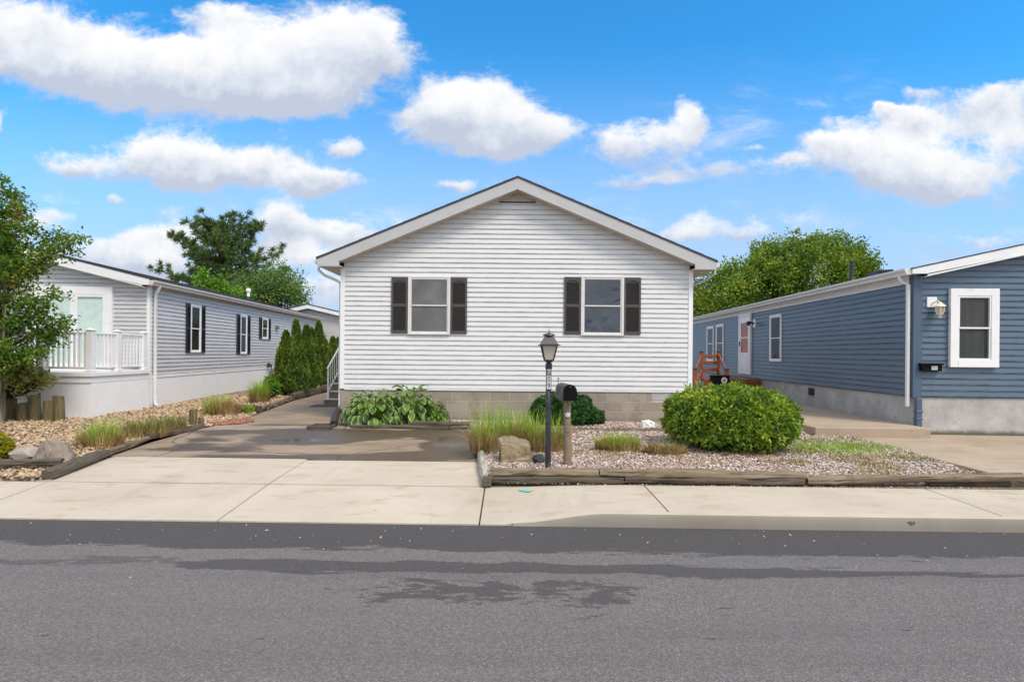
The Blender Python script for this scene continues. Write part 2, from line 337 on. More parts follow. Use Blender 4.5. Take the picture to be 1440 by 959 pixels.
def wetdrive():
    m, k, b, o = newmat('wet_driveway')
    co = k.n('ShaderNodeTexCoord').outputs['Object']
    s3 = k.n('ShaderNodeSeparateXYZ'); k.t.links.new(co, s3.inputs[0]); X, Y = s3.outputs[0], s3.outputs[1]
    f = k.noise(co, 0.8, 8, 0.62); f2 = k.noise(k.scaled(co, (0.55, 1.5, 1)), 1.5, 8, 0.6, 0.5); fine = k.noise(co, 55, 5, 0.7)
    c = k.ramp(f, [(0.3, (0.235, 0.175, 0.12)), (0.7, (0.33, 0.26, 0.19))])
    c = k.mix(k.math('MULTIPLY', k.sstep(fine, 0.45, 0.75), 0.35), c, (0.12, 0.09, 0.065))
    def blob(cx, cy, rx, ry):
        dx = k.math('MULTIPLY', k.math('SUBTRACT', X, cx), 1/rx); dy = k.math('MULTIPLY', k.math('SUBTRACT', Y, cy), 1/ry)
        return k.math('POWER', 0.3679, k.math('MULTIPLY_ADD', dx, dx, k.math('MULTIPLY', dy, dy)))
    wetf = None
    for (cx, cy, rx, ry, a) in [(-1.0, 8.9, 0.75, 1.2, 1.0), (-3.6, 9.35, 1.0, 0.30, 1.1), (-2.6, 10.1, 2.3, 0.42, 0.8), (-3.2, 8.05, 1.6, 0.22, 0.7), (-1.9, 8.2, 0.7, 0.25, .4), (-4.7, 8.6, 0.8, 0.25, 0.6), (-4.0, 10.2, 0.7, 0.3, 0.5), (-5.0, 9.4, 0.4, 0.8, 0.5), (-4.2, 11.0, 0.9, 0.16, 0.6), (-1.85, 8.95, 0.62, 0.5, -0.85), (-2.6, 9.2, 1.2, .9, .35), (-4.6, 9.3, .6, .5, -.25)]:
        q = k.math('MULTIPLY', blob(cx, cy, rx, ry), a); wetf = q if wetf is None else k.math('ADD', wetf, q)
    wetf = k.math('ADD', wetf, k.math('MULTIPLY', k.math('SUBTRACT', f2, 0.5), 1.7))
    wet = k.sstep(wetf, 0.24, 0.46)
    f4 = k.noise(k.scaled(co, (0.5, 1.6, 1)), 2.6, 10, 0.72, 0.6); c = k.mix(k.math('MULTIPLY', k.sstep(f4, 0.46, 0.66), 0.5), c, (0.13, 0.09, 0.055))
    pud = k.sstep(k.math('ADD', k.math('MAXIMUM', k.math('MULTIPLY', blob(-3.55, 9.3, 0.75, 0.22), 1.1), k.math('MULTIPLY', blob(-1.0, 9.3, 0.5, 0.9), 0.95)), k.math('MULTIPLY', k.math('SUBTRACT', f2, 0.5), 0.8)), 0.60, 0.80)
    c = k.mix(k.math('MULTIPLY', wet, 0.85), c, (0.056, 0.036, 0.020))
    c = k.mix(k.math('MULTIPLY', pud, 0.6), c, (0.040, 0.027, 0.015))
    # long cracks
    ck = k.n('ShaderNodeTexVoronoi', feature='DISTANCE_TO_EDGE'); ck.inputs['Scale'].default_value = 0.30
    wv = k.n('ShaderNodeTexNoise'); wv.inputs['Scale'].default_value = 2.5; wv.inputs['Detail'].default_value = 6; k.t.links.new(co, wv.inputs['Vector'])
    k.t.links.new(k.vmath('ADD', co, k.vmath('MULTIPLY', wv.outputs['Color'], (0.22, 0.22, 0.0))), ck.inputs['Vector'])
    crack = k.math('SUBTRACT', 1.0, k.sstep(ck.outputs['Distance'], 0.001, 0.006))
    c = k.mix(k.math('MULTIPLY', crack, 0.8), c, (0.03, 0.022, 0.015))
    k.sock(b.inputs['Base Color'], c)
    r = k.math('SUBTRACT', k.math('SUBTRACT', 0.85, k.math('MULTIPLY', wet, 0.42)), k.math('MULTIPLY', pud, 0.30)); b.inputs['Specular IOR Level'].default_value = 0.36; k.sock(b.inputs['Roughness'], r)
    x = k.n('ShaderNodeBump'); x.inputs['Distance'].default_value = 0.004
    k.t.links.new(k.math('MULTIPLY', k.math('SUBTRACT', 1.0, pud), 0.4), x.inputs['Strength'])
    k.t.links.new(fine, x.inputs['Height']); k.t.links.new(x.outputs[0], b.inputs['Normal']); return m
M_wet = wetdrive()

def gravelbase(name, cols, scale):
    m, k, b, o = newmat(name)
    co = k.n('ShaderNodeTexCoord').outputs['Object']
    v = k.n('ShaderNodeTexVoronoi'); v.inputs['Scale'].default_value = scale; k.t.links.new(co, v.inputs['Vector'])
    s = k.n('ShaderNodeSeparateColor'); k.t.links.new(v.outputs['Color'], s.inputs[0])
    n_ = len(cols)
    c = k.ramp(s.outputs[0], [(i/(n_-1), q) for i, q in enumerate(cols)])
    c = k.mix(k.sstep(v.outputs['Distance'], 0.45, 0.75), c, (0.05, 0.035, 0.025))
    k.sock(b.inputs['Base Color'], c); b.inputs['Roughness'].default_value = 0.9
    x = k.n('ShaderNodeBump'); x.invert = True; x.inputs['Strength'].default_value = 0.9; x.inputs['Distance'].default_value = 0.02
    k.t.links.new(v.outputs['Distance'], x.inputs['Height']); k.t.links.new(x.outputs[0], b.inputs['Normal']); return m
PINKS = [(0.168, 0.106, 0.078), (0.470, 0.347, 0.280), (0.650, 0.526, 0.459), (0.762, 0.661, 0.605), (0.336, 0.196, 0.134), (0.780, 0.717, 0.672)]
TANS = [(0.17, 0.105, 0.055), (0.42, 0.28, 0.155), (0.55, 0.39, 0.235), (0.60, 0.46, 0.31), (0.30, 0.18, 0.10), (0.56, 0.46, 0.35)]
M_bed_pink = gravelbase('gravel_bed_pink', [tuple(q*0.7 for q in c) for c in PINKS], 30)
M_bed_tan = gravelbase('gravel_bed_tan', [tuple(q*0.7 for q in c) for c in TANS], 20)
M_yard = simple('yard_soil', (0.19, 0.145, 0.095), 0.95, 0.45, 7, bscale=40, bstr=0.6)
M_ground = simple('far_ground', (0.09, 0.11, 0.045), 0.95, 0.4, 0.3, bscale=5, bstr=0.5)

def island(name, cols, rough=0.8, bmp=None, spec=0.4):
    m, k, b, o = newmat(name)
    g = k.n('ShaderNodeNewGeometry').outputs['Random Per Island']; n_ = len(cols)
    c = k.ramp(g, [(i/(n_-1), q) for i, q in enumerate(cols)])
    co = k.n('ShaderNodeTexCoord').outputs['Object']
    f = k.noise(co, 40, 4, 0.6); c = k.mix(k.math('MULTIPLY', k.sstep(f, 0.4, 0.7), 0.3), c, tuple(x*0.6 for x in cols[0]))
    k.sock(b.inputs['Base Color'], c); b.inputs['Roughness'].default_value = rough; b.inputs['Specular IOR Level'].default_value = spec
    return m
M_peb_pink = island('pink_pebbles', PINKS); M_peb_tan = island('tan_pebbles', TANS)
M_peb_red = island('red_chips', [(0.22, 0.07, 0.04), (0.33, 0.13, 0.08), (0.36, 0.2, 0.14), (0.28, 0.1, 0.06)])
M_peb_white = island('white_bits', [(0.34, 0.30, 0.27), (0.48, 0.45, 0.42), (0.30, 0.2, 0.16)])

def leafmat(name, cols, trans=0.25, rough=0.45, spec=0.35, clump=2.5, shade=0.55):
    """leaf colours vary per leaf and, more softly, from branch to branch (young and old growth)"""
    m, k, b, o = newmat(name)
    g = k.n('ShaderNodeNewGeometry').outputs['Random Per Island']; n_ = len(cols)
    co = k.n('ShaderNodeTexCoord').outputs['Object']
    f = k.noise(co, clump, 3, 0.5)
    t_ = k.math('ADD', k.math('MULTIPLY', g, 0.62), k.math('MULTIPLY', k.math('SUBTRACT', f, 0.5), 1.5), None, False)
    t_ = k.math('ADD', t_, 0.19, None, True)
    c = k.ramp(t_, [(i/(n_-1), q) for i, q in enumerate(cols)])
    k.sock(b.inputs['Base Color'], c); b.inputs['Roughness'].default_value = rough; b.inputs['Specular IOR Level'].default_value = spec
    tr = k.n('ShaderNodeBsdfTranslucent'); hs_ = k.n('ShaderNodeHueSaturation'); hs_.inputs['Value'].default_value = 1.25; hs_.inputs['Saturation'].default_value = 1.1
    k.t.links.new(c, hs_.inputs['Color']); k.t.links.new(hs_.outputs[0], tr.inputs[0])
    ms = k.n('ShaderNodeMixShader'); ms.inputs[0].default_value = trans
    k.t.links.new(b.outputs[0], ms.inputs[1]); k.t.links.new(tr.outputs[0], ms.inputs[2]); k.t.links.new(ms.outputs[0], o.inputs[0])
    return m
L_bush = leafmat('bush_leaves', [(0.056, 0.106, 0.020), (0.125, 0.222, 0.027), (0.253, 0.357, 0.036), (0.429, 0.464, 0.047)], 0.22, 0.4, clump=3)
L_dark = leafmat('dark_shrub_leaves', [(0.020, 0.061, 0.020), (0.043, 0.119, 0.027), (0.085, 0.204, 0.037)], 0.15, 0.35)
L_tree = leafmat('broadleaf', [(0.041, 0.087, 0.015), (0.114, 0.201, 0.025), (0.226, 0.314, 0.035), (0.352, 0.393, 0.049)], 0.3, clump=0.8)
L_tree2 = leafmat('hazy_broadleaf', [(0.058, 0.119, 0.033), (0.136, 0.230, 0.054), (0.271, 0.348, 0.090)], 0.3, clump=0.8)
L_maple = leafmat('maple_leaf', [(0.078, 0.182, 0.016), (0.143, 0.299, 0.023), (0.221, 0.377, 0.039)], 0.35)
L_pine = leafmat('pine_needles', [(0.042, 0.088, 0.025), (0.092, 0.161, 0.038), (0.195, 0.265, 0.062)], 0.08, 0.6, clump=1.2)
L_myrtle = leafmat('crape_myrtle_leaf', [(0.032, 0.085, 0.012), (0.075, 0.165, 0.018), (0.13, 0.23, 0.026), (0.21, 0.25, 0.035), (0.30, 0.20, 0.035)], 0.3, clump=2.2)
L_abelia = leafmat('golden_shrub_leaf', [(0.05, 0.075, 0.015), (0.17, 0.19, 0.03), (0.38, 0.36, 0.12), (0.45, 0.38, 0.16)], 0.25, clump=4)
L_gold = leafmat('yellow_shrub_leaf', [(0.135, 0.176, 0.014), (0.378, 0.338, 0.016), (0.600, 0.499, 0.027)], 0.3, clump=6)
L_arb = leafmat('arborvitae_spray', [(0.025, 0.061, 0.014), (0.074, 0.137, 0.021), (0.161, 0.238, 0.028), (0.281, 0.323, 0.038)], 0.15, 0.6, clump=3.5)
L_hosta = leafmat('hosta_green', [(0.034, 0.081, 0.015), (0.078, 0.176, 0.024), (0.172, 0.297, 0.030)], 0.25, 0.35, clump=5)
L_hostamargin = leafmat('hosta_cream_margin', [(0.22, 0.30, 0.12), (0.36, 0.42, 0.2), (0.45, 0.48, 0.28)], 0.25, 0.4)
L_grass = leafmat('green_blade', [(0.101, 0.218, 0.020), (0.218, 0.370, 0.034), (0.353, 0.487, 0.050), (0.454, 0.538, 0.084)], 0.3, 0.5, clump=5)
L_dry = leafmat('dry_blade', [(0.15, 0.09, 0.038), (0.34, 0.215, 0.095), (0.50, 0.35, 0.17), (0.60, 0.46, 0.26)], 0.2, 0.7, clump=6)
L_olive = leafmat('olive_blade', [(0.075, 0.098, 0.018), (0.180, 0.195, 0.038), (0.300, 0.285, 0.068)], 0.2, 0.6, clump=6)
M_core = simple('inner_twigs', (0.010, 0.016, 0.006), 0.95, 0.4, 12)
M_bark = simple('bark', (0.10, 0.075, 0.055), 0.95, 0.35, 6, stretch=(3, 3, 0.6), bscale=18, bstr=0.6)
M_barkpale = simple('smooth_bark', (0.22, 0.17, 0.13), 0.85, 0.3, 5, stretch=(2, 2, 0.6), bscale=14, bstr=0.3)

def timbermat(name, a, b2, moss):
    m, k, b, o = newmat(name)
    co = k.n('ShaderNodeTexCoord').outputs['Object']
    f = k.noise(k.scaled(co, (0.7, 14, 14)), 2.2, 8, 0.65, 0.2); g = k.noise(co, 3.2, 5, 0.6); cr = k.noise(k.scaled(co, (0.35, 10, 10)), 3, 4, 0.6, 0.2)
    c = k.ramp(f, [(0.25, a), (0.6, b2), (0.85, tuple(min(1, x*1.35) for x in b2))])
    c = k.mix(k.sstep(cr, 0.60, 0.66), c, (0.02, 0.016, 0.012))
    c = k.mix(k.math('MULTIPLY', k.sstep(g, 0.56, 0.75), 0.6), c, moss)
    k.sock(b.inputs['Base Color'], c); b.inputs['Roughness'].default_value = 0.92
    bump(k, b, k.math('SUBTRACT', f, k.math('MULTIPLY', k.sstep(cr, 0.58, 0.66), 0.8)), 0.8, 0.012); return m
M_timber = timbermat('weathered_timber', (0.075, 0.055, 0.036), (0.25, 0.19, 0.125), (0.10, 0.08, 0.03))
M_timberdark = timbermat('dark_timber', (0.028, 0.021, 0.015), (0.12, 0.095, 0.068), (0.04, 0.045, 0.015))
M_peel = timbermat('peeling_timber', (0.2, 0.17, 0.13), (0.50, 0.45, 0.38), (0.07, 0.055, 0.04))
def logmat():
    m, k, b, o = newmat('mossy_log')
    co = k.n('ShaderNodeTexCoord').outputs['Object']
    f = k.noise(k.scaled(co, (14, 14, 1.2)), 1.6, 7, 0.65); g = k.noise(co, 7, 5, 0.6)
    c = k.ramp(f, [(0.3, (0.022, 0.015, 0.009)), (0.5, (0.11, 0.08, 0.038)), (0.75, (0.24, 0.19, 0.085))])
    c = k.mix(k.math('MULTIPLY', k.sstep(g, 0.45, 0.72), 0.65), c, (0.17, 0.16, 0.03))
    k.sock(b.inputs['Base Color'], c); b.inputs['Roughness'].default_value = 0.95; bump(k, b, f, 0.8, 0.01); return m
M_log = logmat()
M_logtop = simple('log_cut_end', (0.26, 0.23, 0.18), 0.9, 0.3, 18)
M_mailpost = timbermat('mailbox_post_wood', (0.14, 0.10, 0.07), (0.27, 0.20, 0.14), (0.12, 0.11, 0.03))
def rockmat(name, cols, moss=None):
    m, k, b, o = newmat(name)
    co = k.n('ShaderNodeTexCoord').outputs['Object']
    f = k.noise(co, 4, 9, 0.68, 0.6); g = k.noise(co, 22, 6, 0.7)
    c = k.ramp(f, [(0.25, cols[0]), (0.5, cols[1]), (0.75, cols[2])]); c = k.mix(k.math('MULTIPLY', k.sstep(g, 0.5, 0.75), 0.45), c, cols[0])
    k.sock(b.inputs['Base Color'], c); b.inputs['Roughness'].default_value = 0.92
    bump(k, b, k.math('ADD', f, k.math('MULTIPLY', g, 0.5)), 0.7, 0.03); return m
M_rock_tan = rockmat('tan_boulder', [(0.11, 0.078, 0.04), (0.30, 0.225, 0.135), (0.50, 0.41, 0.29)])
M_rock_grey = rockmat('grey_boulder', [(0.085, 0.062, 0.048), (0.25, 0.20, 0.16), (0.46, 0.40, 0.34)])
M_rock_pale = rockmat('pale_rock', [(0.22, 0.19, 0.15), (0.36, 0.32, 0.27), (0.50, 0.46, 0.40)])
M_rock_dark = rockmat('dark_stone', [(0.025, 0.025, 0.028), (0.06, 0.06, 0.065), (0.12, 0.12, 0.12)])
M_rock_white = simple('white_stone', (0.68, 0.67, 0.64), 0.8, 0.1, 10, bscale=20, bstr=0.4)
M_scallop = rockmat('edging_concrete', [(0.12, 0.095, 0.07), (0.22, 0.18, 0.13), (0.36, 0.31, 0.25)])
M_teal = simple('teal_paint', (0.10, 0.46, 0.46), 0.8, 0.2, 20)

# ------------------------------------------------------------------ mesh helpers
WM = {}
def wmat(o): return WM.get(o.name, Matrix.Identity(4))
def tag(o, label=None, cat=None, group=None, kind=None):
    if label: o['label'] = label
    if cat: o['category'] = cat
    if group: o['group'] = group
    if kind: o['kind'] = kind
    return o
def empty(name, loc, rz=0.0, label=None, cat=None, group=None):
    o = bpy.data.objects.new(name, None); COL.objects.link(o)
    o.location = loc; o.rotation_euler = (0, 0, rz); o.empty_display_size = 0.2
    WM[o.name] = Matrix.Translation(loc) @ Matrix.Rotation(rz, 4, 'Z')
    return tag(o, label, cat, group)
class MB:
    def __init__(s, M=None): s.v = []; s.f = []; s.mi = []; s.M = M or Matrix.Identity(4)
    def add(s, vs, fs, mat=0, L=None):
        b0 = len(s.v); T = s.M @ L if L is not None else s.M
        s.v.extend((T @ Vector(p)) for p in vs)
        for f in fs: s.f.append([b0+i for i in f]); s.mi.append(mat)
        return s
    def box(s, x0, x1, y0, y1, z0, z1, mat=0, L=None, ch=0.0):
        if ch <= 0:
            vs = [(x0,y0,z0),(x1,y0,z0),(x1,y1,z0),(x0,y1,z0),(x0,y0,z1),(x1,y0,z1),(x1,y1,z1),(x0,y1,z1)]
            return s.add(vs, [(0,3,2,1),(4,5,6,7),(0,1,5,4),(1,2,6,5),(2,3,7,6),(3,0,4,7)], mat, L)
        c = ch; vs = []
        for z, i in ((z0, c), (z0+c, 0), (z1-c, 0), (z1, c)):
            vs += [(x0+i+0,y0+i,z),(x1-i,y0+i,z),(x1-i,y1-i,z),(x0+i,y1-i,z)]
        fs = [(3,2,1,0),(12,13,14,15)]
        for r in range(3):
            for q in range(4):
                a = r*4+q; b = r*4+(q+1) % 4; fs.append((a, b, b+4, a+4))
        return s.add(vs, fs, mat, L)
    def prism(s, poly, y0, y1, mat=0, L=None):
        """polygon in XZ, extruded along Y (given counter-clockwise seen from -Y)"""
        n = len(poly); vs = [(x, y0, z) for x, z in poly]+[(x, y1, z) for x, z in poly]
        fs = [tuple(range(n)), tuple(range(2*n-1, n-1, -1))]
        for i in range(n): j = (i+1) % n; fs.append((i, n+i, n+j, j))
        return s.add(vs, fs, mat, L)
    def quad(s, a, b, c, d, mat=0): return s.add([a, b, c, d], [(0, 1, 2, 3)], mat)
    def tube(s, pts, rad, n=8, mat=0, cap=True, L=None):
        pts = [Vector(p) for p in pts]; m = len(pts)
        rad = rad if isinstance(rad, (list, tuple)) else [rad]*m
        vs = []; prev = None
        for i, p in enumerate(pts):
            t = (pts[min(i+1, m-1)]-pts[max(i-1, 0)]).normalized()
            if prev is None: a = t.orthogonal().normalized()
            else:
                a = prev-t*prev.dot(t); a = a.normalized() if a.length > 1e-6 else t.orthogonal().normalized()
            prev = a; b = t.cross(a)
            for k in range(n):
                q = 2*math.pi*k/n; vs.append(p+(a*math.cos(q)+b*math.sin(q))*rad[i])
        fs = [(i*n+k, i*n+(k+1) % n, (i+1)*n+(k+1) % n, (i+1)*n+k) for i in range(m-1) for k in range(n)]
        if cap: fs += [tuple(range(n-1, -1, -1)), tuple(range((m-1)*n, m*n))]
        return s.add(vs, fs, mat, L)
    def lathe(s, prof, n=16, mat=0, L=None, ang=0.0):
        m = len(prof); vs = []
        for r, z in prof:
            for k in range(n):
                q = 2*math.pi*k/n+ang; vs.append((r*math.cos(q), r*math.sin(q), z))
        fs = [(i*n+k, i*n+(k+1) % n, (i+1)*n+(k+1) % n, (i+1)*n+k) for i in range(m-1) for k in range(n)]
        fs += [tuple(range(n-1, -1, -1)), tuple(range((m-1)*n, m*n))]
        return s.add(vs, fs, mat, L)
    def build(s, name, mats, parent=None, label=None, smooth=False, origin=None, rz=0.0):
        mats = mats if isinstance(mats, (list, tuple)) else [mats]
        if parent is not None: T = wmat(parent)
        elif origin is not None: T = Matrix.Translation(origin) @ Matrix.Rotation(rz, 4, 'Z')
        else: T = Matrix.Identity(4)
        inv = T.inverted()
        me = bpy.data.meshes.new(name); me.from_pydata([inv @ p for p in s.v], [], s.f)
        for m in mats: me.materials.append(m)
        me.polygons.foreach_set('material_index', s.mi)
        if smooth:
            me.polygons.foreach_set('use_smooth', [True]*len(me.polygons)); me.set_sharp_from_angle(angle=R(40))
        me.update()
        o = bpy.data.objects.new(name, me); COL.objects.link(o)
        if parent is not None: o.parent = parent; WM[o.name] = T
        else: o.matrix_world = T; WM[o.name] = T
        if label: o['label'] = label
        return o
def npmesh(name, verts, faces, mats, mi=None, parent=None, origin=None, smooth=False):
    """verts (N,3) world, faces (F,k) all of one size"""
    T = wmat(parent) if parent is not None else (Matrix.Translation(origin) if origin is not None else Matrix.Identity(4))
    A = np.array(T.inverted()); verts = verts @ A[:3, :3].T + A[:3, 3]
    mats = mats if isinstance(mats, (list, tuple)) else [mats]
    F, kk = faces.shape
    me = bpy.data.meshes.new(name); me.vertices.add(len(verts)); me.vertices.foreach_set('co', verts.astype(np.float32).ravel())
    me.loops.add(F*kk); me.loops.foreach_set('vertex_index', faces.astype(np.int32).ravel())
    me.polygons.add(F); me.polygons.foreach_set('loop_start', np.arange(0, F*kk, kk, dtype=np.int32))
    for m in mats: me.materials.append(m)
    if mi is not None: me.polygons.foreach_set('material_index', mi.astype(np.int32))
    me.polygons.foreach_set('use_smooth', np.full(F, smooth)); me.update(calc_edges=True); me.validate()
    o = bpy.data.objects.new(name, me); COL.objects.link(o)
    if parent is not None: o.parent = parent; WM[o.name] = T
    else: o.matrix_world = T; WM[o.name] = T
    return o
def unit(a): return a/np.maximum(np.linalg.norm(a, axis=-1, keepdims=True), 1e-9)
def randdir(n):
    return unit(rng.normal(size=(n, 3)))
def leaf_arrays(P, A, Nn, ln, wd, fold=0.25):
    """one folded rhombic leaf per point: P base, A tip direction, Nn rough normal"""
    A = unit(A); B = unit(np.cross(A, Nn)); Nn = np.cross(B, A)
    ln = np.broadcast_to(ln, (len(P),))[:, None]; wd = np.broadcast_to(wd, (len(P),))[:, None]
    mid = P+A*ln*0.45
    l = mid+B*wd*0.5+Nn*wd*fold; r = mid-B*wd*0.5+Nn*wd*fold; tip = P+A*ln-Nn*ln*0.08
    V = np.stack([P, r, tip, l], 1).reshape(-1, 3); i = np.arange(len(P))[:, None]*4
    F = np.concatenate([i+np.array([[0, 1, 2]]), i+np.array([[0, 2, 3]])], 0)
    return V, F
def leaves(name, P, A, Nn, ln, wd, mat, parent=None, origin=None, fold=0.25):
    V, F = leaf_arrays(P, A, Nn, ln, wd, fold); return npmesh(name, V, F, mat, parent=parent, origin=origin)
def blade_arrays(P, D, h, w_, bend, seg=4):
    """grass blades: base P, horizontal lean D, height h, width w_, bend 0..1"""
    n = len(P); side = unit(np.cross(D, [0, 0, 1.0]))
    rows = []
    for k in range(seg+1):
        t = k/seg
        c = P+D*(h*bend*t**1.8)[:, None]+np.stack([np.zeros(n), np.zeros(n), h*(t-0.45*bend*t**2.6)], 1)
        ww = (w_*(1-t)**0.6*0.5)[:, None] if k < seg else np.zeros((n, 1))
        rows += [c-side*ww, c+side*ww] if k < seg else [c]
    V = np.stack(rows, 1).reshape(-1, 3); per = 2*seg+1; b = np.arange(n)[:, None]*per; F = []
    for k in range(seg-1): F += [b+np.array([[2*k, 2*k+1, 2*k+3]]), b+np.array([[2*k, 2*k+3, 2*k+2]])]
    F.append(b+np.array([[2*seg-2, 2*seg-1, 2*seg]]))
    return V, np.concatenate(F, 0)
_t = (1+5**0.5)/2
ICO_V = np.array([(-1,_t,0),(1,_t,0),(-1,-_t,0),(1,-_t,0),(0,-1,_t),(0,1,_t),(0,-1,-_t),(0,1,-_t),(_t,0,-1),(_t,0,1),(-_t,0,-1),(-_t,0,1)])/math.sqrt(1+_t*_t)
ICO_F = np.array([(0,11,5),(0,5,1),(0,1,7),(0,7,10),(0,10,11),(1,5,9),(5,11,4),(11,10,2),(10,7,6),(7,1,8),(3,9,4),(3,4,2),(3,2,6),(3,6,8),(3,8,9),(4,9,5),(2,4,11),(6,2,10),(8,6,7),(9,8,1)])
def pebbles(P, size, flat=0.6):
    n = len(P); ang = rng.uniform(0, 2*math.pi, n); sx = size*rng.uniform(0.7, 1.3, n); sy = size*rng.uniform(0.6, 1.0, n); sz = size*flat*rng.uniform(0.6, 1.2, n)
    V = ICO_V[None]*(1+rng.normal(0, 0.12, (n, 12, 1))); V = V*np.stack([sx, sy, sz], 1)[:, None, :]*0.5
    tl = rng.normal(0, 0.35, (n, 1)); V = np.stack([V[..., 0], V[..., 1], V[..., 2]+V[..., 0]*tl], -1)
    c, s_ = np.cos(ang)[:, None], np.sin(ang)[:, None]
    V = np.stack([V[..., 0]*c-V[..., 1]*s_, V[..., 0]*s_+V[..., 1]*c, V[..., 2]], -1)+P[:, None, :]
    F = (np.arange(n)[:, None, None]*12+ICO_F[None]).reshape(-1, 3); return V.reshape(-1, 3), F
def text_mesh(body, size, depth):
    cu = bpy.data.curves.new('digits', 'FONT'); cu.body = body; cu.size = size; cu.extrude = depth; cu.align_x = 'CENTER'; cu.align_y = 'CENTER'
    ob = bpy.data.objects.new('digits', cu); COL.objects.link(ob); bpy.context.view_layer.update()
    me = bpy.data.meshes.new_from_object(ob.evaluated_get(bpy.context.evaluated_depsgraph_get()))
    vs = [tuple(v.co) for v in me.vertices]; fs = [tuple(p.vertices) for p in me.polygons]
    bpy.data.objects.remove(ob); bpy.data.curves.remove(cu); bpy.data.meshes.remove(me)
    return vs, fs
FRONT = Matrix.Rotation(R(90), 4, 'X')   # text plane XY -> facing -Y

# ------------------------------------------------------------------ the ground
ROADZ = -0.22
def Yk(x): return 5.445-0.0147*x
def Yb(x): return 6.60-0.0147*x
def sst(t): t = max(0.0, min(1.0, t)); return t*t*(3-2*t)
def kerb_top(x): return ROADZ+0.006+(0.114-0.006)*sst((x-0.0)/0.95)
def back_z(x): return -0.125+0.042*sst((x+0.3)/1.6)
g = MB(); g.box(-400, 400, -200, 900, -1.0, -0.42); tag(g.build('ground', M_ground), kind='structure')
g = MB()
xs = [-60, -30]+[-15+i for i in range(31)]+[30, 60]; ys = [-14, -8, -2, 2, 4, 5.2]
vs = []; fs = []
for y in ys+[None]:
    for x in xs: yy = Yk(x)+0.02 if y is None else y; vs.append((x, yy, ROADZ-0.0 + (0.05*sst((Yk(x)-yy)/3.5))*0.4-0.008))
nx = len(xs)
for j in range(len(ys)):
    for i in range(nx-1): a = j*nx+i; fs.append((a, a+1, a+nx+1, a+nx))
g.add(vs, fs); tag(g.build('road', M_asphalt), kind='structure')
# pavement slabs, butted with open joints over a dirt strip
def slab(mb, x0, x1, yf, yb, zf, zb_, n=6, gap=0.008, t=0.1):
    x0 += gap; x1 -= gap; vs = []
    for i in range(n+1):
        x = x0+(x1-x0)*i/n
        for k in (0.0, 0.012, 0.988, 1.0):
            y = yf(x)+gap+(yb(x)-yf(x)-2*gap)*k; z = zf(x)+(zb_(x)-zf(x))*k; e = 0.004 if k in (0.0, 1.0) or i in (0, n) else 0.0
            vs.append((x, y, z-e))
    top = len(vs); vs += [(x, y, z-t) for (x, y, z) in vs]; fs = []
    for i in range(n):
        for k in range(3): a = i*4+k; fs.append((a, a+4, a+5, a+1))
        fs.append((top+i*4, top+i*4+4, i*4+4, i*4)); fs.append((i*4+3, i*4+7, top+i*4+7, top+i*4+3))
    for i, fl in ((0, 1), (n, 0)):
        for k in range(3):
            q = (i*4+k, i*4+k+1, top+i*4+k+1, top+i*4+k); fs.append(q if fl else q[::-1])
    mb.add(vs, fs)
sw = MB()
JX = [-14.0, -10.6, -8.0, -5.42, -2.83, -0.30, 1.54, 4.75, 7.9, 11.0, 14.0]
for a, b in zip(JX[:-1], JX[1:]):
    slab(sw, a, b, lambda x: Yk(x)+(0.105 if x > 0.05 else 0.0), Yb, lambda x: kerb_top(x)+0.004, back_z, n=8)
sidewalk = tag(sw.build('sidewalk', M_walk, smooth=False), kind='structure')
db = MB()
for a, b in zip(JX[:-1], JX[1:]):
    fo_ = .06 if a > .5 else .002; db.quad((a, Yk(a)+fo_, min(kerb_top(a), kerb_top(b))-0.03), (b, Yk(b)+fo_, min(kerb_top(a), kerb_top(b))-0.03), (b, Yb(b)+0.02, back_z(b)-0.03), (a, Yb(a)+0.02, back_z(a)-0.03))
db.build('joint_dirt', M_joint, sidewalk)
pm = MB(); c0 = Vector((0.175, 6.42, 0)); ring = [(c0.x+0.075*math.cos(q)*(1+.35*math.sin(3*q)), c0.y+0.05*math.sin(q)*(1+.3*math.cos(2*q+1)), kerb_top(.175)+.007+(back_z(.175)-kerb_top(.175))*.84) for q in [i*2*math.pi/18 for i in range(18)]]
pm.add(ring, [tuple(range(18))]); pm.build('paint_mark', M_teal, sidewalk, label='small teal paint blotch')
# rolled kerb
kb = MB(); vs = []; fs = []; kmi = []
kxs = [0.02+0.06*i for i in range(17)]+[1.04+0.5*i for i in range(27)]
prof = [(0.0, -0.06, 0), (0.0, 0, 0.0), (0.012, 0, 0.45), (0.024, 0, 0.80), (0.04, 0, 0.95), (0.065, 0, 1.0), (0.112, 0, 1.0), (0.112, -0.06, 0)]
for x in kxs:
    ht = kerb_top(x)+0.002-ROADZ
    for dy, dz, fz in prof: vs.append((x, Yk(x)+dy+0.002*math.sin(x*1.7), ROADZ-0.01+dz+ht*fz+(0.01 if fz > .5 else 0)))
m_ = len(prof)
for i in range(len(kxs)-1):
    for k in range(m_-1): a = i*m_+k; fs.append((a, a+m_, a+m_+1, a+1)); kmi.append(1 if k >= 4 else 0)
fs += [tuple(range(m_-1, -1, -1)), tuple((len(kxs)-1)*m_+k for k in range(m_))]
kb.add(vs, fs); kb.mi = kmi+[0, 0]; tag(kb.build('kerb', [M_kerb, M_walk], smooth=True), kind='structure')
ss = MB()
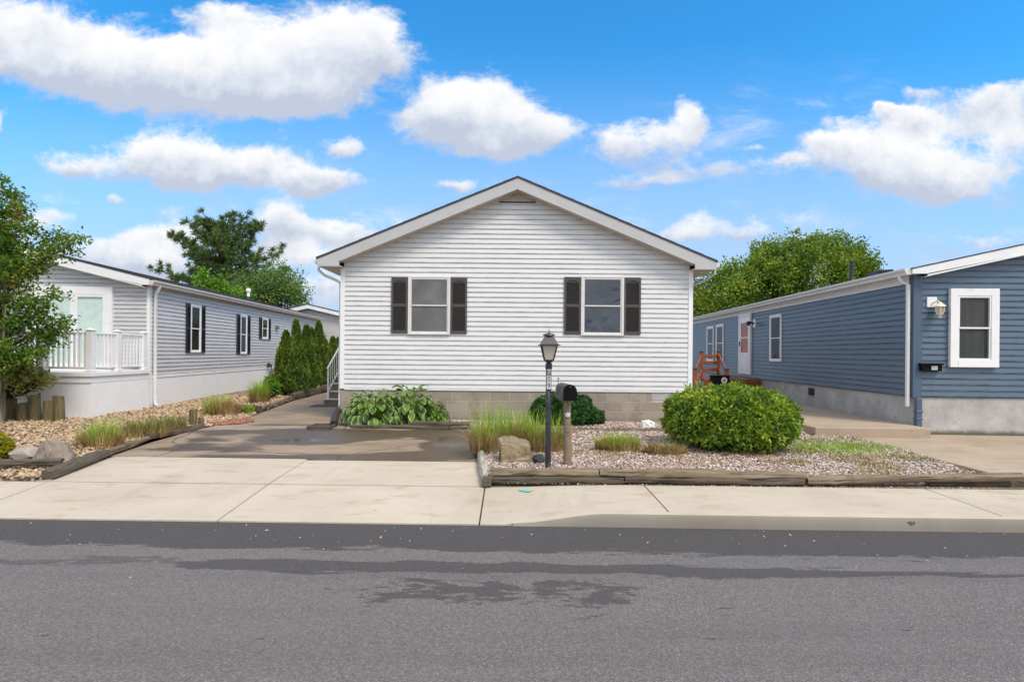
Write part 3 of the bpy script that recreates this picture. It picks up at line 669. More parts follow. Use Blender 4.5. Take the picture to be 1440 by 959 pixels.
for a, b in [(-14, -11), (-11, -8.2), (-8.2, -5.61), (-.34, .5), (.5, 1.4), (1.4, 3.5), (3.5, 6.2)]:
    ss.quad((a, Yb(a)-.003, back_z(a)-.010), (b, Yb(b)-.003, back_z(b)-.010), (b, Yb(b)+.22, back_z(b)-.006), (a, Yb(a)+.22, back_z(a)-.006))
tag(ss.build('soil_strip', M_yard), kind='structure')
# pale apron between pavement and old drive
ap = MB()
slab(ap, -5.60, -2.83, lambda x: Yb(x)+0.004, lambda x: 7.9-0.03*(x+1), lambda x: -0.121, lambda x: -0.075)
slab(ap, -2.83, -0.33, lambda x: Yb(x)+0.004, lambda x: 7.86-0.01*(x+1), lambda x: -0.121, lambda x: -0.075)
tag(ap.build('driveway_apron', M_walk), kind='structure')
g = MB(); g.quad((-5.5, 6.55, -0.155), (-0.25, 6.55, -0.155), (-0.25, 7.95, -0.105), (-5.5, 7.95, -0.105)); tag(g.build('apron_base', M_joint), kind='structure')
# old driveway
def dl(y):
    P_ = [(7.8, -5.62), (9.0, -5.72), (10.4, -5.62), (12, -5.55), (13.2, -5.75), (16.1, -6.2), (21, -6.45), (26, -6.6)]
    for (a, xa), (b, xb) in zip(P_[:-1], P_[1:]):
        if y <= b: return xa+(xb-xa)*max(0, (y-a)/(b-a))
    return P_[-1][1]
def dz(y): return -0.075+0.075*sst((y-7.85)/2.6)+0.012*sst((y-10.5)/4)
dw = MB(); vs = []; fs = []; nn = 14
rows = [7.872, 8.0, 8.3, 8.6, 9, 9.4, 9.8, 10.2, 10.5, 10.62, 11.2, 11.9, 12.5, 13.2, 14, 15, 16.1, 18, 21, 26]
for y in rows:
    rx = -0.38-0.12*(y-7.85) if y <= 10.55 else (-3.15 if y < 11.8 else -3.6)
    for i in range(nn+1):
        x = dl(y)+(rx-dl(y))*i/nn; yy = y if y > 7.9 else (7.9-0.03*(x+1)+0.004 if x < -2.83 else 7.86-0.01*(x+1)+0.004)
        vs.append((x, yy, dz(y)))
for j in range(len(rows)-1):
    for i in range(nn): a = j*(nn+1)+i; fs.append((a, a+1, a+nn+2, a+nn+1))
dw.add(vs, fs); tag(dw.build('driveway', M_wet, smooth=True), kind='structure')
# yard, gravel beds, neighbour's drive and slab
g = MB(); g.quad((-60, 6.63, -0.16), (60, 6.3, -0.16), (60, 120, -0.10), (-60, 120, -0.10)); tag(g.build('yard', M_yard), kind='structure')
def bed_z(x, y):
    n_ = mnoise.noise(Vector((x*1.3, y*1.3, 0)))*0.018
    if x > -0.6: return 0.035*sst((y-6.5)/0.5)+n_-0.10*sst((x-3.2)/2.6)*sst((8.6-y)/2.0)-0.02
    return -0.085+0.095*sst((y-6.75)/1.0)+n_+0.05*sst((y-12)/6)
def bedmesh(name, x0f, x1f, ys_, mat, nx_=40):
    mb = MB(); vs = []; fs = []
    for y in ys_:
        for i in range(nx_+1): x = x0f(y)+(x1f(y)-x0f(y))*i/nx_; vs.append((x, y-0.0147*x*sst((7.2-y)), bed_z(x, y)-0.004 if y > 6.665 else -.17))
    for j in range(len(ys_)-1):
        for i in range(nx_): a = j*(nx_+1)+i; fs.append((a, a+1, a+nx_+2, a+nx_+1))
    mb.add(vs, fs); return tag(mb.build(name, mat, smooth=True), kind='structure')
def rb_l(y): return -0.30-0.13*(y-6.6) if y < 10.6 else -3.12
bedmesh('gravel_bed', lambda y: rb_l(y), lambda y: 5.95, list(np.linspace(6.66, 10.55, 22)), M_bed_pink)
bedmesh('gravel_bed', lambda y: -3.12, lambda y: 5.95, list(np.linspace(10.552, 11.9, 8)), M_bed_pink)
bedmesh('gravel_bed', lambda y: -16.0, lambda y: (-5.44-.17*sst((y-6.7)/1.2) if y < 7.9 else dl(y)-0.03), [6.655]+list(np.linspace(6.69, 7.9, 14))+list(np.linspace(8.1, 24, 48)), M_bed_tan)
nd = MB(); nd.box(5.98, 18, 6.62, 10.62, -0.2, -0.012, ch=0.01)
nd.box(5.985, 7.6, 10.63, 12, -0.2, -0.02)
tag(nd.build('neighbour_driveway', M_oldcon), kind='structure')
ns = MB(); ns.box(5.35, 7.37, 10.0, 19.5, -0.15, 0.165, ch=0.012); tag(ns.build('path', M_oldcon), kind='structure')

# ------------------------------------------------------------------ houses
def raydir(px, py): u, v = uv(px, py); return Vector((u, 1.0, v))
def wp(Mw, px, py):
    """where the line of sight through a photo point meets a wall: wall-local (x, z)"""
    I = Mw.inverted(); o = I @ Vector((0, 0, EYE)); d = I.to_3x3() @ raydir(px, py); t = -o.y/d.y; q = o+d*t
    return q.x, q.z
def siding(mb, x0, x1, z0, ztop, e, t=0.017, apex=None, slope=0.0, seed=0):
    """overlapping lap boards; with apex the courses are cut by a gable"""
    r = random.Random(seed); n = int(math.ceil((ztop-z0)/e)); zt = ztop
    def ends(z):
        if apex is None: return x0, x1
        ax, az = apex; h = max(0.0, (az-z)/slope); return max(x0, ax-h), min(x1, ax+h)
    if apex is not None: zt = apex[1]; n = int(math.ceil((zt-z0)/e))
    for k in range(n):
        a, b = z0+k*e, min(z0+(k+1)*e, zt)
        al, ar = ends(a); bl, br = ends(b)
        if ar-al < 0.02: break
        if k % 2 == 0 or k == 0: cuts = sorted([x0+r.uniform(0.1, 0.9)*(x1-x0) for _ in range(max(1, int((x1-x0)/3.8)))])
        xs_ = [None]+[c for c in cuts if max(al, bl)+.05 < c < min(ar, br)-.05]+[None]
        for i in range(len(xs_)-1):
            dy = 0.0012*(i % 2)+r.uniform(0, 0.0006)
            la, lb = (al, bl) if xs_[i] is None else (xs_[i]+0.0005, xs_[i]+0.0005); ra, rb_ = (ar, br) if xs_[i+1] is None else (xs_[i+1], xs_[i+1])
            yb_ = -t-dy; yt = -0.0025-dy
            if rb_-lb < 0.005: mb.add([(la, yb_, a), (ra, yb_, a), ((lb+rb_)/2, yt, b)], [(0, 1, 2)])
            else: mb.add([(la, yb_, a), (ra, yb_, a), (rb_, yt, b), (lb, yt, b)], [(0, 1, 2, 3)])
            mb.add([(la, 0.02, a), (ra, 0.02, a), (ra, yb_, a), (la, yb_, a)], [(0, 1, 2, 3)])
def window(root, Mw, x0, x1, z0, z1, trim=0.05, pane=M_glass, pane2=None, proud=0.045, sash=0.035, curtain=None, name='window', mull=None, frame_mat=None):
    fm = frame_mat or M_white_trim
    if pane is M_clear: proud = .075
    f = MB(Mw); P_ = -proud
    f.box(x0, x0+trim, P_, 0.01, z0, z1, ch=0.006); f.box(x1-trim, x1, P_, 0.01, z0, z1, ch=0.006)
    f.box(x0+trim, x1-trim, P_+0.002, 0.01, z1-trim, z1, ch=0.006); f.box(x0+trim, x1-trim, P_-0.006, 0.01, z0, z0+trim, ch=0.006)
    fo = f.build(name, fm, root)
    a, b, c, d = x0+trim, x1-trim, z0+trim, z1-trim; zm = (c+d)/2; s = sash
    sm = MB(Mw); yo = P_+0.010
    sm.box(a, a+s, yo, -0.005, zm, d); sm.box(b-s, b, yo, -0.005, zm, d); sm.box(a+s, b-s, yo, -0.005, d-s, d); sm.box(a+s, b-s, yo-0.004, -0.005, zm-s*0.5, zm+s*0.5)
    yi = P_+0.018
    sm.box(a, a+s, yi, -0.004, c, zm); sm.box(b-s, b, yi, -0.004, c, zm); sm.box(a+s, b-s, yi, -0.004, c, c+s)
    sm.build('sash', fm, fo)
    p = MB(Mw); p.box(a+s, b-s, yo+0.008, yo+0.012, zm+s*0.5, d-s); p.build('pane', pane, fo)
    p = MB(Mw); p.box(a+s, b-s, yi+0.008, yi+0.012, c+s, zm-s*0.5); p.build('pane', pane2 or pane, fo)
    if curtain:
        kx, cm_ = curtain; q = MB(Mw); n = 24; vs = []; fs = []
        for i in range(n+1):
            x = a+s+(b-a-2*s)*kx*i/n; y = -0.031+0.004*math.sin(i*.75)
            vs += [(x, y, c+s), (x, y, d-s)]
        for i in range(n): fs.append((2*i, 2*i+2, 2*i+3, 2*i+1))
        q.add(vs, fs); q.build('curtain', cm_, fo)
    if curtain or pane is M_clear:
        q = MB(Mw); q.box(a+s, b-s, -0.0255, -0.0215, c+s, d-s); q.build('room', M_darkroom, fo)
    return fo
def shutter(root, Mw, x0, x1, z0, z1, mat, y0=-0.015, t=0.028):
    m = MB(Mw); st = min(0.04, (x1-x0)*0.16); zm = (z0+z1)/2
    m.box(x0, x0+st, y0-t, y0, z0, z1, ch=0.004); m.box(x1-st, x1, y0-t, y0, z0, z1, ch=0.004)
    for a, b in ((z0, z0+.06), (zm-.03, zm+.03), (z1-.055, z1)): m.box(x0+st, x1-st, y0-t+0.002, y0, a, b, ch=0.003)
    m.box(x0+st, x1-st, y0-0.006, y0, z0+.06, z1-.055)
    # arched head of the upper panel
    xa, xb = x0+st, x1-st; arch = [(xa, z1-.055), (xa, z1-.115)]+[(xa+(xb-xa)*i/8, z1-.115+.05*math.sin(math.pi*i/8)) for i in range(1, 8)]+[(xb, z1-.115), (xb, z1-.055)]
    m.prism([(x, z-0.0005) for x, z in arch], y0-t+0.004, y0-0.007)
    for a, b in ((z0+.06, zm-.03), (zm+.03, z1-.115)):
        n = int((b-a)/0.036)
        for i in range(n):
            z = a+(b-a)*(i+.5)/n; m.box(x0+st, x1-st, -0.002, 0.002, -0.018, 0.018, L=Matrix.Translation((0, y0-t*0.55, z)) @ Matrix.Rotation(R(32), 4, 'X'))
    return m.build('shutter', mat, root)
def roof_pair(root, F, xl, xr, ax, az, slope, y0, y1, th=0.035, mat=M_shingle, azr=None):
    """two roof planes meeting at a ridge (F: house frame)"""
    for s, xe in ((-1, xl), (1, xr)):
        ze = az-abs(xe-ax)*slope; m = MB(F)
        n = 14
        for k in range(n):     # shingle courses, each butt a few mm proud of the one below
            a, b = k/n, (k+1)/n
            xa, xb = xe+(ax-xe)*a, xe+(ax-xe)*b; za, zb_ = ze+(az-ze)*a, ze+(az-ze)*b
            P4 = [(xa, za+th+0.006), (xa, za), (xb, zb_), (xb, zb_+th)]
            if s < 0: P4 = P4[::-1]
            m.prism(P4[::-1], y0, y1)
        m.build('roof', mat, root)
def blockwall(root, Mw, x0, x1, z0, z1, holes=(), bh=0.2032, bl=0.4064):
    m = MB(Mw); m.box(x0+.004, x1-.004, 0.0035, 0.18, z0, z1-.004); back = m.build('mortar_bed', M_mortar, root)
    b = MB(Mw); n = int(math.ceil((z1-z0)/bh)); j = 0.0045
    for k in range(n):
        top = z1-k*bh; bot = max(z0, top-bh)
        if top-bot < 0.03: continue
        x = x0-(bl*0.5 if k % 2 else 0.12)
        while x < x1:
            a, c = max(x, x0)+j, min(x+bl, x1)-j; x += bl
            if c-a < 0.02: continue
            segs = [(a, c)]
            for (hx0, hx1, hz0, hz1) in holes:
                if bot < hz1-.01 and top > hz0+.01:
                    ns_ = []
                    for (p, q) in segs:
                        if q <= hx0 or p >= hx1: ns_.append((p, q))
                        else:
                            if p < hx0-.02: ns_.append((p, hx0-j))
                            if q > hx1+.02: ns_.append((hx1+j, q))
                    segs = ns_
            for p, q in segs: b.box(p, q, 0.0, 0.1, bot+j, top-j, ch=0.0025)
    return b.build('foundation', M_block, root)
def side_gutter(root, F, x, sgn, y0, y1, z, mat, r=1.0):
    """K-style gutter trough along a side eave"""
    P_ = [(0, -0.115), (0.085, -0.115), (0.09, -0.075), (0.125, -0.035), (0.125, 0.0), (0.112, 0.0), (0.112, -0.03), (0.08, -0.07), (0.078, -0.105), (0.008, -0.105), (0.008, 0.0), (0, 0)]
    P_ = [(a*r, b*r) for a, b in P_]; m = MB(F); poly = [(x+sgn*a, z+b) for a, b in P_]
    if sgn < 0: poly = poly[::-1]
    m.prism(poly, y0, y1)
    m.prism([(x+sgn*a*r, z+b*r) for a, b in [(0.001, -0.114), (0.084, -0.114), (0.124, -0.036), (0.124, -0.001), (0.001, -0.001)]][::sgn], y0-0.004, y0-0.0005)
    return m.build('gutter', mat, root)
def gable_board(root, F, ax, az, slope, xe, zbox, thick, y0, y1, xin, mat, name='rake_board'):
    """one sloping gable board with its boxed return at the eave"""
    s = 1 if xe > ax else -1; ze = az-abs(xe-ax)*slope
    zin = az-abs(xin-ax)*slope-thick
    poly = [(ax, az), (xe, ze), (xe, zbox), (xin, zbox), (xin, max(zin, zbox+.002)), (ax, az-thick)]
    if s > 0: poly = poly[::-1]
    m = MB(F); m.prism(poly, y0, y1)
    m.prism([(ax, az-thick+.03), (xin, zin+.03), (xin, zin+.002), (ax, az-thick+.002)][::-s], y0-0.006, y0-0.0005)
    return m.build(name, mat, root)

# --- the white house
HW0, HW1, HD, HL = -3.58, 3.757, 11.9, 14.0
main = empty('white_house', (HW0, HD, 0), 0, 'white vinyl-sided gabled house with brown shutters on a block foundation', 'house')
F = Matrix.Translation((HW0, HD, 0)); WID = HW1-HW0
AX, AZ, SL = 0.085-HW0, 5.005, 0.413
Z0 = 0.655
wl = MB(F); siding(wl, 0.055, WID-0.055, Z0, 0, SIDE_E, apex=(AX, AZ-0.17), slope=SL, seed=3)
wl.box(0.02, WID-0.02, 0.021, 0.1, Z0-.01, 3.2); wl.prism([(0.02, 3.2), (WID-.02, 3.2), (AX, AZ-.2)], 0.021, 0.1)
ML = F @ Matrix.Rotation(R(-90), 4, 'Z'); MR = F @ Matrix.Translation((WID, 0, 0)) @ Matrix.Rotation(R(90), 4, 'Z')
wl.M = ML; siding(wl, -HL, -0.06, Z0, 3.2, SIDE_E, seed=5); wl.box(-HL, -.1, 0.021, 0.1, 0, 3.2)
wl.M = MR; siding(wl, 0.06, HL, Z0, 3.2, SIDE_E, seed=6); wl.box(.1, HL, 0.021, 0.1, 0, 3.2)
wl.M = F; wl.box(0.1, WID-.1, HL-.1, HL, 0, 3.2)
wl.prism([(0.1, 3.201), (WID-.1, 3.201), (AX, AZ-.2)], HL-.1, HL)
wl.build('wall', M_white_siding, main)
for x0, x1 in ((-0.012, 0.078), (WID-0.078, WID+0.012)):
    c = MB(F); c.box(x0, x1, -0.024, 0.02, Z0-0.005, 3.19, ch=0.004); c.box(x0 if x0 < 1 else x1-.02, x0+.02 if x0 < 1 else x1, 0.0205, 0.1, Z0-.005, 3.19); c.build('corner_trim', M_white_trim, main)
st = MB(F); st.box(0.08, WID-0.08, -0.02, 0.02, Z0-0.028, Z0-0.003, ch=0.003); st.build('starter_strip', M_white_trim, main)
fv = [wp(F, 508, 546), wp(F, 532, 557), wp(F, 916.6, 551), wp(F, 942, 563)]
vents = [(fv[0][0], fv[1][0], 0.47, 0.622), (fv[2][0], fv[3][0], 0.47, 0.622)]
blockwall(main, F, 0.0, WID, -0.1, Z0-0.03, holes=vents)
for (a, b, c_, d) in vents:
    m = MB(F); m.box(a, b, -0.004, 0.0115, c_, c_+.015); m.box(a, b, -0.004, 0.0115, d-.015, d); m.box(a, a+.015, -0.004, 0.0115, c_+.015, d-.015); m.box(b-.015, b, -0.004, 0.0115, c_+.015, d-.015)
    vo = m.build('foundation_vent', M_galv, main)
    m = MB(F); n = 15
    for i in range(n): x = a+.02+(b-a-.04)*(i+.5)/n; m.box(x-.0065, x+.0065, 0.001, 0.010, c_+.016, d-.016)
    m.build('louvre', M_galv, vo)
for (l, r_, t, bt, s1, s2, pane, cur) in ((574.2, 633.4, 388.5, 471, (550.8, 573.6), (633.9, 656.8), M_glass_screen, None), (817, 877, 388.5, 472.4, (793.2, 816.6), (877.3, 900.6), M_glass, None)):
    cx_ = (l+r_)/2; x0, z1 = wp(F, l, (t+bt)/2)[0], wp(F, cx_, t)[1]; x1, z0 = wp(F, r_, (t+bt)/2)[0], wp(F, cx_, bt)[1]
    window(main, F, x0, x1, z0, z1, trim=0.045, pane=pane, sash=0.027, frame_mat=M_frame)
    for (sa, sb) in (s1, s2):
        shutter(main, F, wp(F, sa, 430)[0], wp(F, sb, 430)[0], z0+0.03, z1-0.025, M_shutter)
roof_pair(main, F, -4.0-HW0-.02, 4.17-HW0+.02, AX, AZ, SL, -0.29, HL+.25)
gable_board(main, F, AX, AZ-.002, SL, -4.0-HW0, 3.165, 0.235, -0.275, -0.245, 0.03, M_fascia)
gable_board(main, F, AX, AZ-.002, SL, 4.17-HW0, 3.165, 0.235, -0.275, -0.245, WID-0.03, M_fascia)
for s, xe in ((-1, -4.0-HW0), (1, 4.17-HW0)):
    m = MB(F); xw = 0.0 if s < 0 else WID
    m.box(min(xe, xw+s*-.06), max(xe, xw-s*.06), -0.244, HL, 3.168, 3.182); m.build('soffit', M_soffit, main)
    m = MB(F); ze = AZ-abs(xe-AX)*SL; xi = AX
    zl = AZ-0.215
    poly = [(AX, zl), (xe+(-s)*.42, zl-(abs(xe-AX)-.42)*SL), (xe+(-s)*.42, zl-.012-(abs(xe-AX)-.42)*SL), (AX, zl-.012)]
    if s > 0: poly = poly[::-1]
    m.prism(poly, -0.244, 0.0); m.build('rake_soffit', M_soffit, main)
    m = MB(F); m.box(xe+(.004 if s < 0 else -.024), xe+(.024 if s < 0 else -.004), -0.244, HL, 3.183, ze-.012); m.build('fascia', M_white_trim, main)
    side_gutter(main, F, xe+s*.002, s, -0.20, HL, ze-.012, M_gutter, .72)
# gable vent
gv = MB(F); zt = AZ-0.27; zb = AZ-0.42; hw = (zt-zb)/SL
gv.prism([(AX-hw, zb), (AX+hw, zb), (AX, zt)], -0.024, -0.015); go = gv.build('gable_vent', M_soffit, main)
m = MB(F)
m.box(AX-hw-.02, AX+hw+.02, -0.034, -0.014, zb-.028, zb-.002); m.build('vent_shadow', M_shutter, go)  # dark strip standing in for the shadow line below the vent
m = MB(F)
for i in range(5):
    z = zb+.012+i*.026; h2 = (zt-z-.014)/SL
    if h2 > .03: m.box(-h2, h2, -0.002, 0.002, -0.011, 0.011, L=Matrix.Translation((AX, -0.031, z)) @ Matrix.Rotation(R(35), 4, 'X'))
m.build('louvre', M_soffit, go)
# downspouts
for s in (-1, 1):
    xe = (-4.0-HW0-.06) if s < 0 else (4.17-HW0+.06); xw = -0.034 if s < 0 else WID+.034; dy = .0 if s < 0 else .35
    m = MB(F); m.tube([(xe, 0.0, 3.18), (xe, 0.0, 3.12), (xe+(xw-xe)*.25, 0.02+dy*.3, 3.02), (xw-(xw-xe)*.12, 0.06+dy, 2.90), (xw, 0.06+dy, 2.84), (xw, 0.06+dy, 0.26)], 0.028, 8)
    dso = m.build('downspout', M_gutter, main, smooth=True)
    if s < 0:
        m = MB(F); m.tube([(xw, .06, 0.27), (xw, .06, 0.20)], .05, 12, cap=True); m.build('adapter', M_lightstep, dso, smooth=True)
        m = MB(F); pts = []; rad = []; P0, P1, P2, P3 = Vector((xw, .06, 0.22)), Vector((xw-.02, -.15, .12)), Vector((xw+.10, -.55, .16)), Vector((xw+.26, -1.15, 0.05))
        for i in range(61):
            t = i/60; q = P0*(1-t)**3+P1*3*t*(1-t)**2+P2*3*t*t*(1-t)+P3*t**3; pts.append(q); rad.append(0.066+0.006*math.cos(i*2.1))
        m.tube(pts, rad, 12); m.build('elbow_hose', M_brownpipe, dso, smooth=True)

# --- grey neighbour on the left
TL = 0.06; WL_, LL = 7.4, 15.0
exl = Vector((math.cos(TL), math.sin(TL), 0)); OL = Vector((-8.86, 13.9, 0))-exl*WL_
left = empty('grey_house', OL, TL, 'pale grey vinyl-sided house with navy shutters and white skirting, behind the white porch', 'house')
FL = Matrix.Translation(OL) @ Matrix.Rotation(TL, 4, 'Z'); LR = FL @ Matrix.Translation((WL_, 0, 0)) @ Matrix.Rotation(R(90), 4, 'Z')
SLL = 0.243; AZL = 3.12+(WL_/2+.05)*SLL; ZS = 0.79
wl = MB(FL); siding(wl, 0.0, WL_-.05, ZS, 0, .1016, apex=(WL_/2, AZL-.16), slope=SLL, seed=8); wl.box(0.02, WL_-.02, 0.021, .1, 0, 2.98); wl.box(0.1, WL_-.1, LL-.1, LL, 0, 2.98)
wl.prism([(0.02, 2.981), (WL_-.02, 2.981), (WL_/2, AZL-.2)], 0.021, 0.1)
wl.M = LR; siding(wl, 0.05, LL, ZS, 2.99, .1016, seed=9); wl.box(.1, LL, 0.021, .1, 0, 2.98)
wl.M = FL; wl.box(0, .1, 0.1, LL, 0, 2.98)
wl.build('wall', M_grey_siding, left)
m = MB(FL); m.box(WL_-.06, WL_+.014, -.024, .02, 0.0, 2.99, ch=.004); m.box(WL_-.006, WL_+.014, .0205, .08, 0.0, 2.99); m.build('corner_trim', M_white_trim, left)
m = MB(LR); x = 0.09
m.box(0.08, LL, -0.03, 0.02, ZS-.06, ZS-.003, ch=.004)
while x < LL: m.box(x, min(x+.128, LL), -0.016, 0.02, -0.05, ZS-.061, ch=.005); x += .13
m.build('skirting', M_skirt, left)
roof_pair(left, FL, -.15, WL_+.10, WL_/2, AZL+.02, SLL, -.25, LL+.2, th=.014)
for xe, xi in ((-.13, 0.1), (WL_+.10, WL_-.05)):
    gable_board(left, FL, WL_/2, AZL+.017, SLL, xe, 2.985, .215, -.24, -.21, xi, M_white_trim)
m = MB(FL); m.box(WL_-.02, WL_+.10, -.209, LL, 2.99, 3.0); m.build('soffit', M_soffit, left)
m = MB(FL); m.prism([(0, AZL-.2-WL_/2*SLL), (WL_/2, AZL-.2), (WL_, AZL-.2-WL_/2*SLL), (WL_, AZL-.215-WL_/2*SLL), (WL_/2, AZL-.215), (0, AZL-.215-WL_/2*SLL)][::-1], -.209, 0.0); m.build('rake_soffit', M_white_trim, left)
m = MB(FL); m.box(WL_+.075, WL_+.099, -.209, LL, 3.001, 3.10); m.build('fascia', M_beige_gutter, left)
side_gutter(left, FL, WL_+.101, 1, -.22, LL, 3.10, M_beige_gutter)
for (a, b, c_, d, t, bt) in ((260.2, 266.3, 281, 287, 428.4, 496), (331.8, 336.6, 346, 350.6, 442.6, 498), (363.7, 367.3, 375.8, 379.5, 447, 477)):
    my = (t+bt)/2; X = [wp(LR, q, my)[0] for q in (a, b, c_, d)]; z1 = wp(LR, (a+d)/2, t)[1]; z0 = wp(LR, (a+d)/2, bt)[1]
    window(left, LR, X[1]+.0, X[2], z0, z1, trim=.05, pane=M_glass_dim, sash=.03)
    shutter(left, LR, X[0], X[1]-.01, z0, z1, M_navy_shutter); shutter(left, LR, X[2]+.01, X[3], z0, z1, M_navy_shutter)
# patio door
a = wp(FL, 52, 450)[0]; b = wp(FL, 160, 450)[0]; z1 = wp(FL, 110, 403.5)[1]; z0 = 0.97
FD = FL @ Matrix.Translation((0, -.03, 0)); m = MB(FD); tr = .17
m.box(a, a+tr, -.05, .04, z0, z1, ch=.006); m.box(b-tr, b, -.05, .04, z0, z1, ch=.006); m.box(a+tr, b-tr, -.052, .01, z1-tr*1.1, z1, ch=.006); m.box(a+tr, b-tr, -.05, .01, z0, z0+.06)
mid = (a+b)/2; m.box(mid-.04, mid+.04, -.046, -.004, z0+.061, z1-tr*1.1-.001)
pd = m.build('patio_door', M_white_trim, left)
for p, q, ym in ((a+tr, mid-.041, -.03), (mid+.041, b-tr, -.036)):
    m = MB(FD); m.box(p+.05, q-.05, ym, ym+.004, z0+.11, z1-tr*1.1-.06); m.build('pane', M_clear, pd)
    m = MB(FD); m.box(p, p+.05, ym-.012, ym+.012, z0+.061, z1-tr*1.1-.001); m.box(q-.05, q, ym-.012, ym+.012, z0+.061, z1-tr*1.1-.001); m.box(p+.05, q-.05, ym-.012, ym+.012, z1-tr*1.1-.06, z1-tr*1.1-.001); m.box(p+.05, q-.05, ym-.012, ym+.012, z0+.061, z0+.11); m.build('sash', M_white_trim, pd)
    m = MB(FD); n = 9
    for i in range(n):
        x = p+.05+(q-p-.1)*(i+.5)/n; m.box(-.052, .052, -.001, .001, z0+.11, z1-tr*1.1-.06, L=Matrix.Translation((x, -.0145, 0)) @ Matrix.Rotation(R(5), 4, 'Z'))
    m.build('blind', M_curtain, pd)
m = MB(FD); m.box(a+tr, b-tr, -.0055, -.0035, z0+.065, z1-tr*1.1-.005); m.build('room', M_darkroom, pd)
# corner downspout, gas flue, lamp
m = MB(FL); m.tube([(WL_+.16, .12, 3.0), (WL_+.16, .12, 2.96), (WL_+.06, .14, 2.8), (WL_+.06, .14, .16), (WL_+.09, .12, .09), (WL_+.2, .02, .04)], .042, 8); m.build('downspout', M_gutter, left, smooth=True)
p = wp(LR, 388, 461); m = MB(LR); m.box(p[0]-.1, p[0]+.1, -.1, -.01, p[1]-.06, p[1]+.09, ch=.02); m.build('exhaust_hood', M_metalgrey, left)
m = MB(FL); fx = WL_-2.2; fz = AZL-abs(fx-WL_/2)*SLL
fp = Vector((-13.2, 29, 0))
xr_ = WL_-1.35; zz = AZL-(xr_-WL_/2)*SLL
m = MB(FL); m.lathe([(.10, zz-.1), (.085, zz+.16)], 12, L=Matrix.Translation((xr_, 9.4, 0))); fo_ = m.build('flue', M_bronze, left, smooth=True)
m = MB(FL); m.lathe([(.06, zz+.161), (.06, zz+.36), (.095, zz+.365), (.095, zz+.46), (.04, zz+.50)], 12, L=Matrix.Translation((xr_, 9.4, 0))); m.build('flue_cap', M_white_trim, fo_, smooth=True)

# --- porch in front of it
px0, px1, py0, py1, pz = -13.2, -8.75, 11.84, 13.78, 0.945
porch = empty('porch', (px1, py0, 0), 0, 'raised white porch with square posts and spindle railings', 'porch')
m = MB(); m.box(px0, px1, py0, py1, pz-.09, pz, ch=.006); m.box(px0, px1-.03, py0+.03, py1, pz-.22, pz-.091); m.build('deck_floor', M_white_trim, porch)
m = MB(); x = px1-.035
while x > px0: m.box(max(px0, x-.098), x, py0+.05, py0+.07, -.05, pz-.221, ch=.004); x -= .1
y = py0+.072
while y < py1: m.box(px1-.055, px1-.035, y, min(y+.098, py1), -.05, pz-.221, ch=.004); y += .1
m.build('skirting', M_skirt, porch)
PT = pz+.85
pposts = [(-8.83, 11.92), (-9.83, 11.92), (-11.35, 11.92), (-12.9, 11.92), (-8.83, 12.72), (-8.83, 13.62)]
for (x, y) in pposts:
    m = MB(); m.box(x-.06, x+.06, y-.06, y+.06, pz, PT+.02, ch=.008); m.box(x-.075, x+.075, y-.075, y+.075, pz, pz+.04, ch=.006); po = m.build('post', M_white_trim, porch)
    m = MB(); m.box(x-.075, x+.075, y-.075, y+.075, PT+.021, PT+.04, ch=.005); m.lathe([(.09, PT+.04), (.02, PT+.075)], 4, L=Matrix.Translation((x, y, 0)), ang=math.pi/4); m.build('post_cap', M_white_trim, po)
for (p, q) in (((-9.83, 11.92), (-8.83, 11.92)), ((-11.35, 11.92), (-9.83, 11.92)), ((-12.9, 11.92), (-11.35, 11.92)), ((-8.83, 11.92), (-8.83, 12.72)), ((-8.83, 12.72), (-8.83, 13.62))):
    p, q = Vector((*p, 0)), Vector((*q, 0)); d = (q-p); L_ = d.length; a = math.atan2(d.y, d.x); T = Matrix.Translation(p) @ Matrix.Rotation(a, 4, 'Z')
    m = MB(T); m.box(.06, L_-.06, -.03, .03, PT-.05, PT-.01, ch=.006); m.box(.06, L_-.06, -.02, .02, pz+.08, pz+.115, ch=.005); n = int((L_-.12)/.105)
    for i in range(n): x = .06+(L_-.12)*(i+.5)/n; m.box(x-.017, x+.017, -.017, .017, pz+.116, PT-.051, ch=.003)
    m.build('railing', M_white_trim, porch)

# --- blue neighbour on the right
TR = -0.05; WR_, LR_ = 8.2, 18.0; OR = Vector((7.41, 10.5, 0))
right = empty('blue_house', OR, TR, 'blue-grey vinyl-sided house with white window trim on a parged concrete base', 'house')
FR = Matrix.Translation(OR) @ Matrix.Rotation(TR, 4, 'Z'); RL = FR @ Matrix.Rotation(R(-90), 4, 'Z')
SLR = 0.225; ZE = 2.95; AXR = WR_/2; AZR = ZE+AXR*SLR+.1; ZB = 0.685; EB = .11
wl = MB(FR); siding(wl, .13, WR_, ZB, 0, EB, t=.016, apex=(AXR, AZR-.17), slope=SLR, seed=12); wl.box(.02, WR_-.02, .021, .1, ZB-.02, 2.9); wl.prism([(.02, 2.901), (WR_-.02, 2.901), (AXR, AZR-.22)], .021, .1)
wl.M = RL; siding(wl, -LR_, -.02, ZB, 2.93, EB, t=.016, seed=13); wl.box(-LR_, -.1, .021, .1, ZB-.02, 2.9)
wl.M = FR; wl.box(.1, WR_, LR_-.1, LR_, 0, 2.9); wl.box(WR_-.1, WR_, .1, LR_, 0, 2.9)
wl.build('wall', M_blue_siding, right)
m = MB(FR); m.box(-.022, .13, -.03, .02, ZB-.02, 2.93, ch=.005); m.box(-.022, .01, .0205, .1, ZB-.02, 2.93); m.build('corner_trim', M_corner_blue, right)
